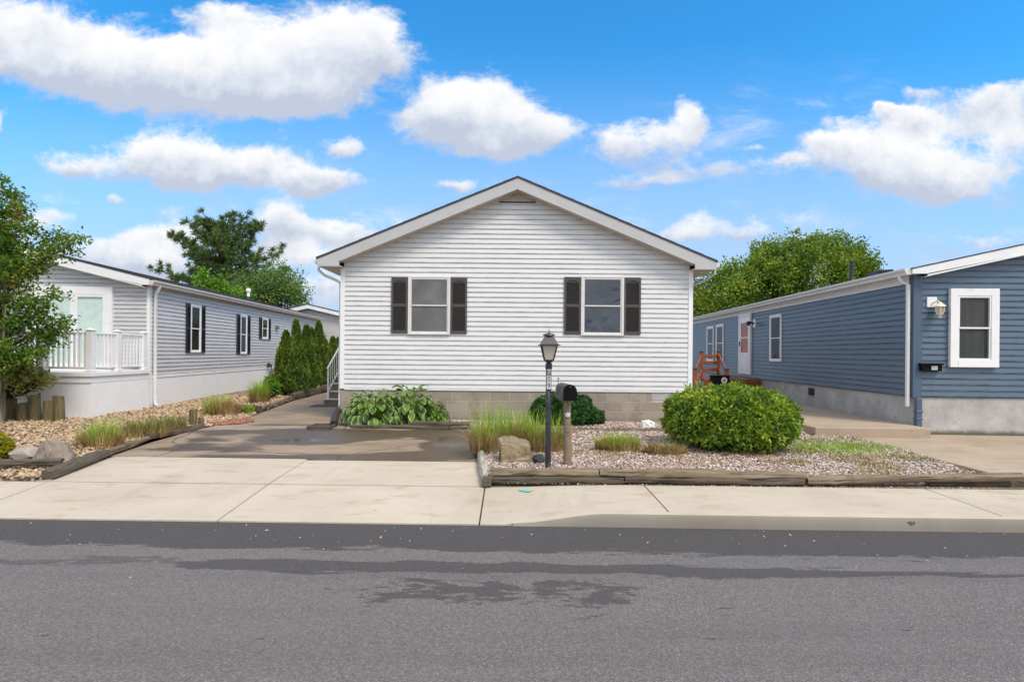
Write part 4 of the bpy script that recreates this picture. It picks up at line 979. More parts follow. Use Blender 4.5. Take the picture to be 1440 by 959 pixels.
m = MB(FR); m.box(.02, WR_-.02, .01, .2, -.2, ZB-.015); m.box(.02, .2, .201, LR_, -.2, ZB-.015); m.build('foundation', M_parge, right)
roof_pair(right, FR, -.16, WR_+.16, AXR, AZR, SLR, -.19, LR_+.2, th=.014)
for xe, xi in ((-.14, .12), (WR_+.14, WR_-.1)):
    gable_board(right, FR, AXR, AZR-.003, SLR, xe, 2.93, .19, -.18, -.15, xi, M_white_trim)
m = MB(FR); m.box(-.14, .02, -.149, LR_, 2.932, 2.945); m.build('soffit', M_white_trim, right)
m = MB(FR); m.prism([(0.1, AZR-.19-(AXR-.1)*SLR), (AXR, AZR-.19), (WR_, AZR-.19-AXR*SLR), (WR_, AZR-.2-AXR*SLR), (AXR, AZR-.2), (0.1, AZR-.2-(AXR-.1)*SLR)][::-1], -.149, 0.0); m.build('rake_soffit', M_white_trim, right)
m = MB(FR); m.box(-.138, -.114, -.149, LR_, 2.946, 3.03); m.build('fascia', M_white_trim, right)
m = MB(FR); m.box(-.032, -.004, .1, LR_, 2.78, 2.93, ch=.004); m.build('frieze_board', M_white_trim, right)
side_gutter(right, FR, -.142, -1, -.15, LR_, 3.03, M_gutter)
def rectR(Mw, l, r_, t, bt):
    x = sorted((wp(Mw, l, (t+bt)/2)[0], wp(Mw, r_, (t+bt)/2)[0])); return x[0], x[1], wp(Mw, (l+r_)/2, bt)[1], wp(Mw, (l+r_)/2, t)[1]
x0, x1, z0, z1 = rectR(FR, 1333, 1401, 406.5, 516.5)
window(right, FR, x0, x1, z0, z1, trim=.135, pane=M_clear, sash=.03, curtain=(0.86, M_curtaindark))
x0, x1, z0, z1 = rectR(RL, 1084, 1100, 442.5, 508.5); window(right, RL, x0, x1, z0, z1, trim=.06, pane=M_glass_dim, pane2=M_glass_dim, sash=.025)
for l, r_, t, bt in ((995, 1004.5, 459, 508), (1008, 1018.5, 456, 509)):
    x0, x1, z0, z1 = rectR(RL, l, r_, t, bt); window(right, RL, x0, x1, z0, z1, trim=.07, pane=M_glass_dim, sash=.03)
x0, x1, z0, z1 = rectR(RL, 1041, 1057.5, 441.5, 530); z0 = .78
RD = RL @ Matrix.Translation((0, -.02, 0)); m = MB(RD); m.box(x0, x0+.07, -.05, .03, z0, z1); m.box(x1-.07, x1, -.05, .01, z0, z1); m.box(x0+.07, x1-.07, -.052, .01, z1-.1, z1); dr = m.build('door', M_white_trim, right)
m = MB(RD); xa, xb = x0+.075, x1-.075; gz0, gz1 = z0+.72, z1-.3
m.box(xa, xa+.13, -.04, -.012, z0+.01, z1-.105); m.box(xb-.13, xb, -.04, -.012, z0+.01, z1-.105); m.box(xa+.13, xb-.13, -.039, -.012, gz1, z1-.105); m.box(xa+.13, xb-.13, -.039, -.012, z0+.01, gz0); m.box(xa+.13, xb-.13, -.042, -.012, (gz0+gz1)/2-.02, (gz0+gz1)/2+.02)
m.box(xa+.17, xb-.17, -.043, -.0395, z0+.1, gz0-.08, ch=.002); m.build('storm_door', M_white_trim, dr)
m = MB(RD); m.box(xa+.13, xb-.13, -.025, -.02, gz0, gz1); m.build('pane', M_stormglass, dr)
m = MB(RD); m.box(xa+.13, xb-.13, -.016, -.013, gz0, gz1); m.build('inner_door', M_doorred, dr)
m = MB(RD); m.box(xa+.04, xa+.08, -.07, -.04, z0+.95, z0+1.1, ch=.008); m.build('handle', M_black, dr)
# side wall lamp, front lantern
q = wp(RL, 1062, 455); m = MB(RL); m.box(q[0]-.1, q[0]+.1, -.035, -.01, q[1]-.13, q[1]+.13, ch=.006); lo = m.build('wall_lamp', M_white_trim, right)
m = MB(RL); m.tube([(q[0], -.036, q[1]), (q[0], -.12, q[1]+.03), (q[0], -.2, q[1])], .03, 8); m.lathe([(.03, -.05), (.07, .03), (.05, .09)], 10, L=Matrix.Translation((q[0], -.21, q[1]-.02))); m.build('lamp_head', M_black, lo, smooth=True)
a0 = wp(FR, 1302.3, 418); b0 = wp(FR, 1315.8, 432.5); m = MB(FR); m.box(a0[0], b0[0], -.035, -.008, b0[1], a0[1], ch=.006); lo = m.build('wall_lantern', M_white_trim, right, label='small cream coach lantern on white mounting block')
c0 = wp(FR, 1314.5, 436); m = MB(FR); lx, lz = c0[0]-.01, c0[1]; T = Matrix.Translation((lx, -.15, 0))
m.tube([((a0[0]+b0[0])/2, -.036, lz+.12), (lx-.02, -.12, lz+.16), (lx, -.15, lz+.11)], .014, 8)
m.lathe([(.105, lz+.05), (.1, lz+.06), (.05, lz+.1), (.02, lz+.13), (.012, lz+.14)], 6, L=T)
for k in range(6):
    q_ = k*math.pi/3; m.tube([(lx+.072*math.cos(q_), -.15+.072*math.sin(q_), lz+.05), (lx+.07*math.cos(q_), -.15+.07*math.sin(q_), lz-.02), (lx+.045*math.cos(q_), -.15+.045*math.sin(q_), lz-.09)], .009, 5)
m.lathe([(.02, lz-.155), (.028, lz-.13), (.015, lz-.115), (.052, lz-.09), (.052, lz-.078)], 8, L=T); m.build('lantern_body', M_cream, lo, smooth=True)
m = MB(FR); m.lathe([(.042, lz-.085), (.062, lz-.02), (.064, lz+.048)], 6, L=T); m.build('lantern_glass', M_lantern, lo)
# corner downspout with blue lower sleeve
m = MB(FR); m.tube([(-.2, .1, 2.93), (-.2, .1, 2.88), (-.17, .08, 2.8), (-.08, .04, 2.75), (-.08, .04, .5)], .036, 8); dso = m.build('downspout', M_gutter, right, smooth=True)
m = MB(FR); m.box(-.0, .09, -.115, -.03, .12, .66, ch=.008); m.box(-.012, .102, -.122, -.022, .40, .44, ch=.005); m.box(-.012, .102, -.122, -.022, .27, .30, ch=.005); m.box(.005, .085, -.145, -.03, .04, .125, ch=.01); m.build('boot_sleeve', M_corner_blue, dso)
q = wp(RL, 1141, 550.5); m = MB(RL); m.box(q[0]-.13, q[0]+.13, -.022, -.0, q[1]-.09, q[1]+.09, ch=.005); vo = m.build('crawl_vent', M_black, right)
m = MB(RL)
for i in range(5): z = q[1]-.07+i*.035; m.box(q[0]-.11, q[0]+.11, -.028, -.0225, z-.006, z+.006)
m.build('louvre', M_bronze, vo)
def onroof(xl, yl): return FR @ Vector((xl, yl, AZR-abs(xl-AXR)*SLR+.03))
m = MB(FR); q = onroof(1.0, 4.0); loc = FR.inverted() @ q; m.lathe([(.11, -.05), (.06, .05), (.055, .06), (.05, .52), (.035, .53)], 10, L=Matrix.Translation(loc)); m.build('vent_pipe', M_black, right, smooth=True)
m = MB(FR); loc = FR.inverted() @ onroof(1.1, 3.0); m.prism([(-.22, -.08), (.22, .02), (.2, .12), (-.12, .1)], -.2, .2, L=Matrix.Translation(loc)); m.build('roof_vent', M_black, right)

# letterbox with 711 on the right wall
a0 = wp(FR, 1290, 510.5); b0 = wp(FR, 1320.5, 522); lb = empty('letterbox', FR @ Vector(((a0[0]+b0[0])/2, -.016, b0[1])), TR, 'small black letterbox numbered 711 on the blue wall', 'letterbox')
m = MB(FR); m.box(a0[0]+.015, b0[0]-.015, -.1, -.017, b0[1], a0[1]-.02, ch=.012); m.build('box', M_plastic_black, lb)
m = MB(FR); m.prism([(a0[0]-.005, a0[1]-.035), (b0[0]+.005, a0[1]-.035), (b0[0]+.005, a0[1]), (a0[0]-.005, a0[1])], -.115, -.017); m.build('lid', M_plastic_black, lb)
cxl = a0[0]+(b0[0]-a0[0])*.62; zc = (a0[1]+b0[1])/2-.012
for i, ch_ in enumerate('711'):
    x = cxl+(i-1)*.037; m = MB(FR); m.box(x-.0165, x+.0165, -.103, -.1005, zc-.036, zc+.036); pl = m.build('number_tile', M_plate, lb)
    vs, fs = text_mesh(ch_, .075, .0008); m = MB(FR); m.add(vs, fs, 0, Matrix.Translation((x, -.1042, zc)) @ FRONT); m.build('digit', M_digit, pl)

# --- grey gabled house far behind
OB = Vector((-15.2, 30, 0)); far = empty('grey_house', OB, 0, 'grey gabled house in the gap far behind the arborvitae', 'house')
FB = Matrix.Translation(OB); WB = 8.9; AXB = -10.7-OB.x; AZB = 3.83; SLB = .23
wl = MB(FB); siding(wl, 0, WB, .5, 0, .1016, apex=(AXB, AZB-.12), slope=SLB, seed=20); wl.box(.02, WB-.02, .021, .2, 0, 2.6); wl.box(.0, .2, .2, 10, 0, 2.6); wl.box(WB-.2, WB, .2, 10, 0, 2.6); wl.build('wall', M_grey_siding, far)
roof_pair(far, FB, -.2, WB+.2, AXB, AZB+.03, SLB, -.3, 10)
for xe, xi in ((-.2, .1), (WB+.2, WB-.1)): gable_board(far, FB, AXB, AZB+.025, SLB, xe, AZB-abs(xe-AXB)*SLB-.2, .2, -.28, -.24, xi, M_white_trim)

# --- concrete steps with white rail beside the white house
stp = empty('side_steps', (-4.4, 15, 0), 0, 'concrete steps with white metal handrail beside the white house', 'steps')
m = MB(); m2 = MB()
for k in range(5):
    z1_ = .19*(k+1)-.02; y0_ = 15+.28*k; m.box(-4.95+.05*(k > 0), -3.72, y0_, 16.9, .19*k-.15*(k == 0)-.02, z1_-.03); m2.box(-4.97+.05*(k > 0), -3.72, y0_-.02, y0_+.29 if k < 4 else 16.9, z1_-.029, z1_, ch=.006)
m.build('riser', M_riser, stp); m2.build('tread', M_lightstep, stp)
m = MB(); rx_ = -4.88
m.tube([(rx_, 15.12, .17), (rx_, 15.12, 1.02)], .022, 6); m.tube([(rx_, 16.35, .93), (rx_, 16.35, 1.72)], .022, 6); m.tube([(rx_, 15.05, .97), (rx_, 16.4, 1.72), (rx_, 16.85, 1.72)], .024, 6); m.tube([(rx_, 15.1, .35), (rx_, 16.38, 1.05)], .016, 6)
for i in range(1, 7): t = i/7; m.tube([(rx_, 15.12+1.23*t, .37+.69*t), (rx_, 15.12+1.23*t, 1.01+.69*t)], .009, 5)
m.build('handrail', M_white_trim, stp, smooth=True)
m = MB(); m.box(-5.15, -4.1, 14.45, 14.95, .012, .028, ch=.004); tag(m.build('doormat', M_rock_dark, origin=(-4.6, 14.7, .012)), 'dark doormat lying at the foot of the concrete steps', 'doormat')

# --- stained timber deck by the blue house door
dk = empty('wooden_deck', (6.8, 18.2, 0), 0, 'orange stained wooden deck with railings at the blue house door', 'deck')
m = MB(); m.box(6.0, 7.75, 17.7, 19.9, .6, .63); 
for i in range(14): m.box(6.0, 7.72, 17.7+i*.155, 17.7+i*.155+.148, .632, .665, ch=.004)
m.box(5.98, 7.74, 17.66, 17.698, .42, .66, ch=.004); m.build('platform', M_orangewood, dk)
for (x, y, z0_, zt_) in ((5.99, 18.0, .6, 1.50), (6.53, 18.0, .6, 1.52), (5.47, 17.0, .0, .99), (6.42, 17.0, .0, .98), (7.68, 17.75, 0.0, .60), (6.05, 19.8, 0, .6)):
    m = MB(); m.box(x-.045, x+.045, y-.045, y+.045, z0_, zt_, ch=.005); po = m.build('post', M_orangewood, dk)
    if zt_ > .9: m = MB(); m.box(x-.06, x+.06, y-.06, y+.06, zt_, zt_+.025, ch=.004); m.lathe([(.07, zt_+.026), (.02, zt_+.06)], 4, L=Matrix.Translation((x, y, 0)), ang=math.pi/4); m.build('post_cap', M_darkwoodcap, po)
for z in (1.37, 1.17, .95):
    m = MB(); m.box(6.035, 6.485, 17.98, 18.02, z-.05, z+.05, ch=.004); m.build('rail', M_orangewood, dk)
def bar(mb, p, q, hw, hh):
    p, q = Vector(p), Vector(q); d = q-p; L_ = d.length; rot = d.to_track_quat('X', 'Z').to_matrix().to_4x4(); mb.box(0, L_, -hw, hw, -hh, hh, L=Matrix.Translation(p) @ rot)
for (a0, b0) in (((5.99, 17.95, 1.38), (5.47, 17.0, .90)), ((5.99, 17.95, .90), (5.47, 17.0, .45)), ((6.53, 17.95, 1.40), (6.42, 17.0, .90)), ((6.53, 17.95, .95), (6.42, 17.0, .45))):
    m = MB(); bar(m, a0, b0, .02, .045); m.build('rail', M_orangewood, dk)
for k in range(3):
    m = MB(); m.box(5.52, 6.37, 17.05+.22*k, 17.27+.22*k, .14*(k+1)-.03, .14*(k+1)+.005, ch=.004); m.box(5.52, 6.37, 17.06+.22*k, 17.08+.22*k, .14*k, .14*(k+1)-.031); m.build('step', M_orangewood, dk)
bn = empty('bin', (6.15, 16.75, 0.165), 0, 'black bin with a round pale emblem in front of the wooden deck', 'bin')
m = MB(); m.box(5.9, 6.36, 16.6, 16.95, .166, .77, ch=.02); m.build('body', M_plastic_black, bn)
m = MB(); m.box(5.885, 6.375, 16.58, 16.96, .771, .82, ch=.015); m.build('lid', M_plastic_black, bn)
m = MB(); m.lathe([(.085, 0), (.085, .006)], 20, L=Matrix.Translation((6.20, 16.599, .68)) @ FRONT); em = m.build('emblem', M_plate, bn)
m = MB(); m.lathe([(.055, 0.0065), (.055, .008)], 12, L=Matrix.Translation((6.20, 16.599, .68)) @ FRONT); m.build('emblem_centre', M_scallop, em)

# ------------------------------------------------------------------ lamp post and mailbox
lx, ly, lz0 = 0.455, 7.02, 0.0
lamp = empty('lamp_post', (lx, ly, lz0), 0, 'black lamp post with tapered lantern and the number 709', 'street lamp')
T = Matrix.Translation((lx, ly, 0))
m = MB(); m.lathe([(.036, -.05), (.036, .2), (.0345, .6), (.0345, 1.28)], 12, L=T); m.build('pole', M_blackpost, lamp, smooth=True)
m = MB(); m.lathe([(.042, 1.235), (.042, 1.30), (.030, 1.305), (.030, 1.315), (.048, 1.32), (.05, 1.335)], 16, L=T); m.build('collar', M_black, lamp, smooth=True)
z_b, z_t, rb_, rt_ = 1.335, 1.525, .055, .098
m = MB(); m.lathe([(rb_*1.42, z_b), (rb_*1.42, z_b+.012)], 4, L=T, ang=math.pi/4); m.lathe([(rt_*1.42, z_t-.006), (rt_*1.42, z_t+.004)], 4, L=T, ang=math.pi/4)
for k in range(4):
    q = math.pi/4+k*math.pi/2; m.tube([(lx+rb_*1.38*math.cos(q), ly+rb_*1.38*math.sin(q), z_b+.006), (lx+rt_*1.38*math.cos(q), ly+rt_*1.38*math.sin(q), z_t)], .0085, 6)
m.build('lantern_frame', M_black, lamp)
for k in range(4):
    q0, q1 = math.pi/4+k*math.pi/2, math.pi/4+(k+1)*math.pi/2; s_ = 1.34
    m = MB(); P4 = [(lx+rb_*s_*math.cos(q0), ly+rb_*s_*math.sin(q0), z_b+.013), (lx+rb_*s_*math.cos(q1), ly+rb_*s_*math.sin(q1), z_b+.013), (lx+rt_*s_*math.cos(q1), ly+rt_*s_*math.sin(q1), z_t-.007), (lx+rt_*s_*math.cos(q0), ly+rt_*s_*math.sin(q0), z_t-.007)]
    nrm = (Vector(P4[1])-Vector(P4[0])).cross(Vector(P4[3])-Vector(P4[0])).normalized()*.003
    m.add(P4+[tuple(Vector(p)-nrm) for p in P4], [(0, 1, 2, 3), (7, 6, 5, 4), (0, 4, 5, 1), (1, 5, 6, 2), (2, 6, 7, 3), (3, 7, 4, 0)]); m.build('pane', M_lantern, lamp)
m = MB(); m.lathe([(.012, z_b+.013), (.014, z_b+.06), (.022, z_b+.07), (.028, z_b+.1), (.02, z_b+.14), (.004, z_b+.15)], 10, L=T); m.build('bulb', M_plate, lamp, smooth=True)
m = MB(); m.lathe([(.185, 1.523), (.187, 1.53), (.15, 1.54), (.075, 1.635), (.072, 1.64)], 4, L=T, ang=math.pi/4); m.lathe([(.068, 1.6401), (.078, 1.645), (.07, 1.66), (.035, 1.672), (.012, 1.675), (.008, 1.69)], 12, L=T); m.tube([(lx, ly, 1.688), (lx, ly, 1.735)], [.005, .003], 6); m.build('lamp_hood', M_bronze, lamp)
for i, ch_ in enumerate('709'):
    z = 1.193-i*.083; fd = i == 0
    m = MB(); m.box(lx-.025, lx+.025, ly-.044, ly-.036, z-.040, z+.040, ch=.0025); pl = m.build('number_plate', M_platefaded if fd else M_plate, lamp)
    vs, fs = text_mesh(ch_, .092, .0012); m = MB(); m.add(vs, fs, 0, Matrix.Translation((lx, ly-.0455, z)) @ FRONT @ Matrix.Diagonal((.85, 1, 1, 1))); m.build('digit', M_digitfaded if fd else M_digit, pl)

bx, by = 0.71, 7.22
mail = empty('mailbox', (bx, by, 0), 0, 'black domed mailbox on a weathered round wooden post', 'mailbox')
m = MB(); m.tube([(bx, by, -.05), (bx+.004, by, .3), (bx-.003, by, .6), (bx, by, .835)], [.052, .05, .046, .046], 12); m.build('post', M_mailpost, mail, smooth=True)
MT = Matrix.Translation((bx+.012, by-.17, .845)) @ Matrix.Rotation(R(8), 4, 'Z')
hw_, sh = .082, .115
arc = [(-hw_, 0), (-hw_, sh)]+[(-hw_*math.cos(q), sh+hw_*math.sin(q)) for q in [math.pi*i/12 for i in range(1, 12)]]+[(hw_, sh), (hw_, 0)]
m = MB(MT); m.prism(arc[::-1], 0.0, .46); m.build('box', M_bronze, mail, smooth=True)
m = MB(MT); m.prism([(x*1.05, z*1.03-.004) for x, z in arc][::-1], -.014, -.0005); m.build('door', M_plastic_black, mail, smooth=True)
m = MB(MT); m.box(-.012, .012, -.03, -.0145, .155, .172, ch=.003); m.build('latch', M_bronze, mail)
m = MB(MT); m.box(-.09, -.0835, .285, .293, .06, .27); m.box(-.09, -.0835, .25, .284, .245, .27); m.build('flag', M_bronze, mail)
m = MB(MT); m.box(-.05, .05, -.0, .44, -.022, -.003); m.build('mount_board', M_mailpost, mail)
m = MB(); m.lathe([(.033, 0), (.033, .004), (.03, .006)], 16, L=Matrix.Translation((bx, by-.047, .655)) @ FRONT); m.build('reflector', M_plate, mail, smooth=True)

# ------------------------------------------------------------------ timbers, logs, rocks
def timber(p0, p1, w_, h_, mat, label, group=None, name='landscape_timber', rough=0.02, cat='timber', roundness=.6, seed=0):
    """a weathered length of timber: rounded section, wavering edges, split ends; its own x axis runs along the grain"""
    r = random.Random(seed); p0, p1 = Vector(p0), Vector(p1); d = p1-p0; L_ = d.length; n = max(10, int(L_/.07))
    sec = []
    for k in range(16):
        q = 2*math.pi*(k+.5)/16; c, s_ = math.cos(q), math.sin(q); e = roundness
        sec.append((math.copysign(abs(c)**e, c)*w_/2, math.copysign(abs(s_)**e, s_)*h_/2))
    vs = []; ox, oy = r.uniform(0, 50), r.uniform(0, 50)
    for i in range(n+1):
        t = i/n; shr = 1-.10*max(0, 1-min(t, 1-t)*n/1.5)
        for a, b in sec:
            q = mnoise.noise(Vector((t*L_*1.6+ox, a*14, b*14+oy)))*rough*1.4+mnoise.noise(Vector((t*L_*9+ox, a*40, b*40)))*rough*.6
            f = 1+q/(w_/2); vs.append((t*L_+(mnoise.noise(Vector((a*60, b*60, ox)))*.025 if i in (0, n) else 0), a*f*shr, (b*f)*shr+h_/2+mnoise.noise(Vector((t*L_*.8, ox, 3)))*rough*.7))
    fs = [(i*16+k, i*16+(k+1) % 16, (i+1)*16+(k+1) % 16, (i+1)*16+k) for i in range(n) for k in range(16)]
    fs = [f[::-1] for f in fs]+[tuple(range(16)), tuple(range((n+1)*16-1, n*16-1, -1))]
    me = bpy.data.meshes.new(name); me.from_pydata(vs, [], fs); me.materials.append(mat)
    me.polygons.foreach_set('use_smooth', [True]*len(me.polygons)); me.set_sharp_from_angle(angle=R(45))
    o = bpy.data.objects.new(name, me); COL.objects.link(o); o.matrix_world = Matrix.Translation(p0) @ d.to_track_quat('X', 'Z').to_matrix().to_4x4()
    return tag(o, label, cat, group)
G1 = 'timbers edging the right gravel bed'
def fy(x, o=0.0): return Yb(x)+.075+o
timber((-.28, fy(-.28), -.105), (1.32, fy(1.32), -.09), .11, .085, M_timberdark, 'lower edging timber under the split timber below the mailbox', G1, seed=1)
timber((1.33, fy(1.3), -.088), (3.40, fy(3.4), -.086), .11, .085, M_timberdark, 'broken lower edging timber in front of the round bush', G1, seed=2)
timber((-.24, fy(-.2, .02), -.018), (1.02, fy(1.0, .015), .0), .11, .085, M_timber, 'upper split grey-brown timber at the foot of the lamp post', G1, seed=3)
timber((1.035, fy(1.0, .02), -.003), (3.42, fy(3.4, .01), -.006), .115, .085, M_timber, 'long upper edging timber below the round bush', G1, seed=4)
timber((3.44, fy(3.4, .01), -.075), (5.98, fy(5.9, .06), -.018), .13, .10, M_timber, 'grey log-like timber at the end of the bed by the neighbour drive', G1, roundness=.75, seed=5)
timber((4.9, fy(5, .1), -.10), (5.85, fy(5.9, .1), -.095), .10, .085, M_timberdark, 'short dark timber under the raised end of the grey log', G1, seed=6)
timber((-.30, 6.66, -.115), (-.43, 8.0, -.06), .09, .13, M_peel, 'peeling whitish timber along the driveway edge of the right bed', G1, rough=.02, seed=7)
timber((-.33, 6.62, -.12), (-.22, 6.61, -.12), .11, .11, M_timberdark, 'short mossy timber stub at the bed corner by the driveway', G1, seed=8)
G2 = 'timbers edging the hosta bed'
timber((-2.95, 10.62, -.015), (-1.15, 10.58, -.012), .11, .075, M_timberdark, 'dark timber edging lying below the hostas', G2, seed=9)
timber((-1.85, 10.66, .062), (-.78, 10.66, .062), .10, .065, M_timberdark, 'upper dark timber between the hostas and the tall grass', G2, seed=10)
timber((-1.13, 10.57, -.012), (-.74, 10.57, -.012), .11, .075, M_timberdark, 'short lower timber left of the tall green grass', G2, seed=11)
G3 = 'timbers edging the left bed'
timber((-5.47, 6.72, -.125), (-5.64, 7.92, -.085), .13, .12, M_timberdark, 'grey edging timber beside the grey boulder and pale apron', G3, seed=12)
timber((-5.69, 7.95, -.075), (-5.80, 9.05, -.03), .11, .09, M_timber, 'edging timber in front of the wide grass clump', G3, seed=13)
timber((-5.80, 9.1, -.03), (-5.70, 10.5, -.005), .11, .09, M_timberdark, 'edging timber below the two short stumps', G3, seed=14)
timber((-6.30, 7.02, -.02), (-5.60, 7.10, -.015), .10, .085, M_timberdark, 'short split timber lying in front of the grey boulder', G3, seed=15)
timber((-7.6, 6.93, -.06), (-6.33, 7.0, -.05), .13, .12, M_timberdark, 'dark timber below the yellow shrub', G3, seed=16)
timber((-5.84, 13.15, 0.0), (-6.30, 16.1, .02), .12, .12, M_timber, 'long edging timber running back past the pale rocks', G3, seed=17)
timber((-6.25, 16.25, .01), (-6.55, 21.2, .04), .14, .22, M_timberdark, 'tall dark timber edge below the arborvitae', G3, seed=18)
timber((-6.75, 13.35, 0.0), (-5.72, 12.95, 0.0), .13, .17, M_timberdark, 'squared timber end beside the brown fountain grass', G3, seed=19)
# wooden splash frame
spf = empty('splash_frame', (-3.5, 10.6, 0), 0, 'small wooden frame on the wet drive beside the downspout hose', 'frame')
for a, b in (((-3.72, 10.42), (-3.34, 10.42)), ((-3.72, 10.82), (-3.34, 10.82)), ((-3.72, 10.38), (-3.72, 10.86)), ((-3.34, 10.38), (-3.34, 10.86))):
    m = MB(); bar(m, (*a, .035), (*b, .035), .022, .022 if a[0] != b[0] else .018); m.build('slat', M_timberdark, spf)
def log(x, y, rad, h, lean, label, group, name='log_post', seed=0, z=0.0, mat=None):
    r = random.Random(seed); n = 18; m = 9; vs = []
    for i in range(m+1):
        t = i/m
        for k in range(n):
            q = 2*math.pi*k/n; rr = rad*(1+.09*mnoise.noise(Vector((math.cos(q)*1.5+seed*3, math.sin(q)*1.5, t*1.5)))+.05*mnoise.noise(Vector((math.cos(q)*5+seed, math.sin(q)*5, t*2))))*(1-.06*t)
            vs.append((rr*math.cos(q)+lean*t*h, rr*math.sin(q), -.08+t*(h+.08)+(.012*math.cos(q+seed) if i == m else 0)))
    rt = [(rad*.82*math.cos(2*math.pi*k/n)+lean*h, rad*.82*math.sin(2*math.pi*k/n), h+.008+.012*math.cos(2*math.pi*k/n+seed)) for k in range(n)]
    b = len(vs); vs += rt; fs = [(i*n+k, i*n+(k+1) % n, (i+1)*n+(k+1) % n, (i+1)*n+k) for i in range(m) for k in range(n)]
    fs += [(m*n+k, m*n+(k+1) % n, b+(k+1) % n, b+k) for k in range(n)]; mi = [0]*len(fs)+[1]; fs.append(tuple(range(b, b+n)))
    me = bpy.data.meshes.new(name); me.from_pydata(vs, [], fs); me.materials.append(mat or M_log); me.materials.append(M_logtop); me.polygons.foreach_set('material_index', mi)
    me.polygons.foreach_set('use_smooth', [True]*len(fs)); me.set_sharp_from_angle(angle=R(40))
    o = bpy.data.objects.new(name, me); COL.objects.link(o); o.location = (x, y, z); return tag(o, label, 'log', group)
G4 = 'upright logs in front of the porch'
LY = 11.15
for i, (pxm, ptop, rr, lb_) in enumerate(((1, 563, .10, 'mossy upright log cut by the photo edge under the golden shrub'), (14.5, 561, .105, 'mossy upright log directly under the golden shrub branches'), (32.5, 567.5, .105, 'short upright log with a pale cut top'), (50, 556, .11, 'tall dark upright log between the pale-topped log and the shortest log'), (68.5, 563.5, .105, 'squat dark log second from the porch corner'), (84, 557, .10, 'leaning mossy log nearest the porch corner'))):
    u, v = uv(pxm, ptop); ub, vb = uv(pxm, 593); yy = LY+.05*(i % 2); log(u*yy, yy, rr, max(.2, EYE+v*yy), (.06, .02, -.03, -.06, .03, -.05)[i], lb_, G4, seed=i+3)
G5 = 'short stump posts by the left bed edge'
log(-5.98, 10.35, .06, .22, .0, 'short tan stump post in front', G5, 'stump_post', 31, mat=M_mailpost)
log(-6.02, 10.75, .075, .30, .04, 'darker stump post behind the tan stump', G5, 'stump_post', 32)
log(-5.80, 10.62, .05, .16, .05, 'smallest stump post nearest the driveway', G5, 'stump_post', 33)
def rock(loc, size, mat, label, cat='rock', name='boulder', seed=0, cuts=7, sub=4, group=None):
    """a faceted boulder: a sphere cut by random planes, then roughened"""
    import bmesh
    r = random.Random(seed); bm = bmesh.new(); bmesh.ops.create_icosphere(bm, subdivisions=sub, radius=1.0)
    pl = []
    for i in range(cuts):
        d = Vector((r.gauss(0, 1), r.gauss(0, 1), r.gauss(0, .8)+.15)).normalized(); pl.append((d, r.uniform(.48, .8)))
    for v in bm.verts:
        p = v.co.copy()
        for d, h in pl:
            k = p.dot(d)
            if k > h: p -= d*(k-h)*.93
        q = v.co.normalized(); p *= 1+.10*mnoise.noise(q*2.2+Vector((seed, 0, 0)))+.04*mnoise.noise(q*6+Vector((0, seed, 0)))+.018*mnoise.noise(q*15)
        v.co = Vector((p.x*size[0]/1.5, p.y*size[1]/1.5, p.z*size[2]/1.4))
    zmin = min(v.co.z for v in bm.verts); zmax = max(v.co.z for v in bm.verts)
    for v in bm.verts: v.co.z = (v.co.z-zmin)-.18*(zmax-zmin)
    me = bpy.data.meshes.new(name); bm.to_mesh(me); bm.free(); me.materials.append(mat)
    me.polygons.foreach_set('use_smooth', [True]*len(me.polygons)); me.set_sharp_from_angle(angle=R(28))
    o = bpy.data.objects.new(name, me); COL.objects.link(o); o.location = loc; return tag(o, label, cat, group)
def prismrock(loc, rz, poly_top, poly_bot, h, mat, label, seed=0, name='boulder'):
    """boulder with a flat sloping top"""
    import bmesh
    bm = bmesh.new(); n = len(poly_top)
    b = [bm.verts.new((x, y, -.06)) for x, y in poly_bot]; t = [bm.verts.new((x, y, z)) for x, y, z in poly_top]
    bm.faces.new(b[::-1]); bm.faces.new(t)
    for i in range(n): j = (i+1) % n; bm.faces.new((b[i], b[j], t[j], t[i]))
    bmesh.ops.bevel(bm, geom=list(bm.edges), offset=.022, segments=2, affect='EDGES', profile=.6)
    bmesh.ops.triangulate(bm, faces=bm.faces[:])
    for _ in range(3): bmesh.ops.subdivide_edges(bm, edges=[e for e in bm.edges if e.calc_length() > .03], cuts=1, use_grid_fill=True); bmesh.ops.triangulate(bm, faces=bm.faces[:])
    bm.normal_update()
    for v in bm.verts:
        q = v.co*1.0; v.co += v.normal*(.034*mnoise.noise(q*6+Vector((seed, 0, 0)))+.022*(.5-abs(mnoise.noise(q*15+Vector((0, seed, 0)))))*1.4+.012*mnoise.noise(q*32)+.005*mnoise.noise(q*70))
    me = bpy.data.meshes.new(name); bm.to_mesh(me); bm.free(); me.materials.append(mat)
    me.polygons.foreach_set('use_smooth', [True]*len(me.polygons)); me.set_sharp_from_angle(angle=R(30))
    o = bpy.data.objects.new(name, me); COL.objects.link(o); o.location = loc; o.rotation_euler = (0, 0, rz); return tag(o, label, 'rock')
prismrock((.05, 7.45, .02), 0, [(-.19, -.10, .235), (.14, -.15, .20), (.19, .06, .25), (.02, .17, .28), (-.21, .10, .285)], [(-.17, -.17), (.20, -.17), (.25, .06), (.04, .20), (-.20, .13)], .28, M_rock_tan, 'flat-topped tan boulder beside the lamp post and tall grass', 5)
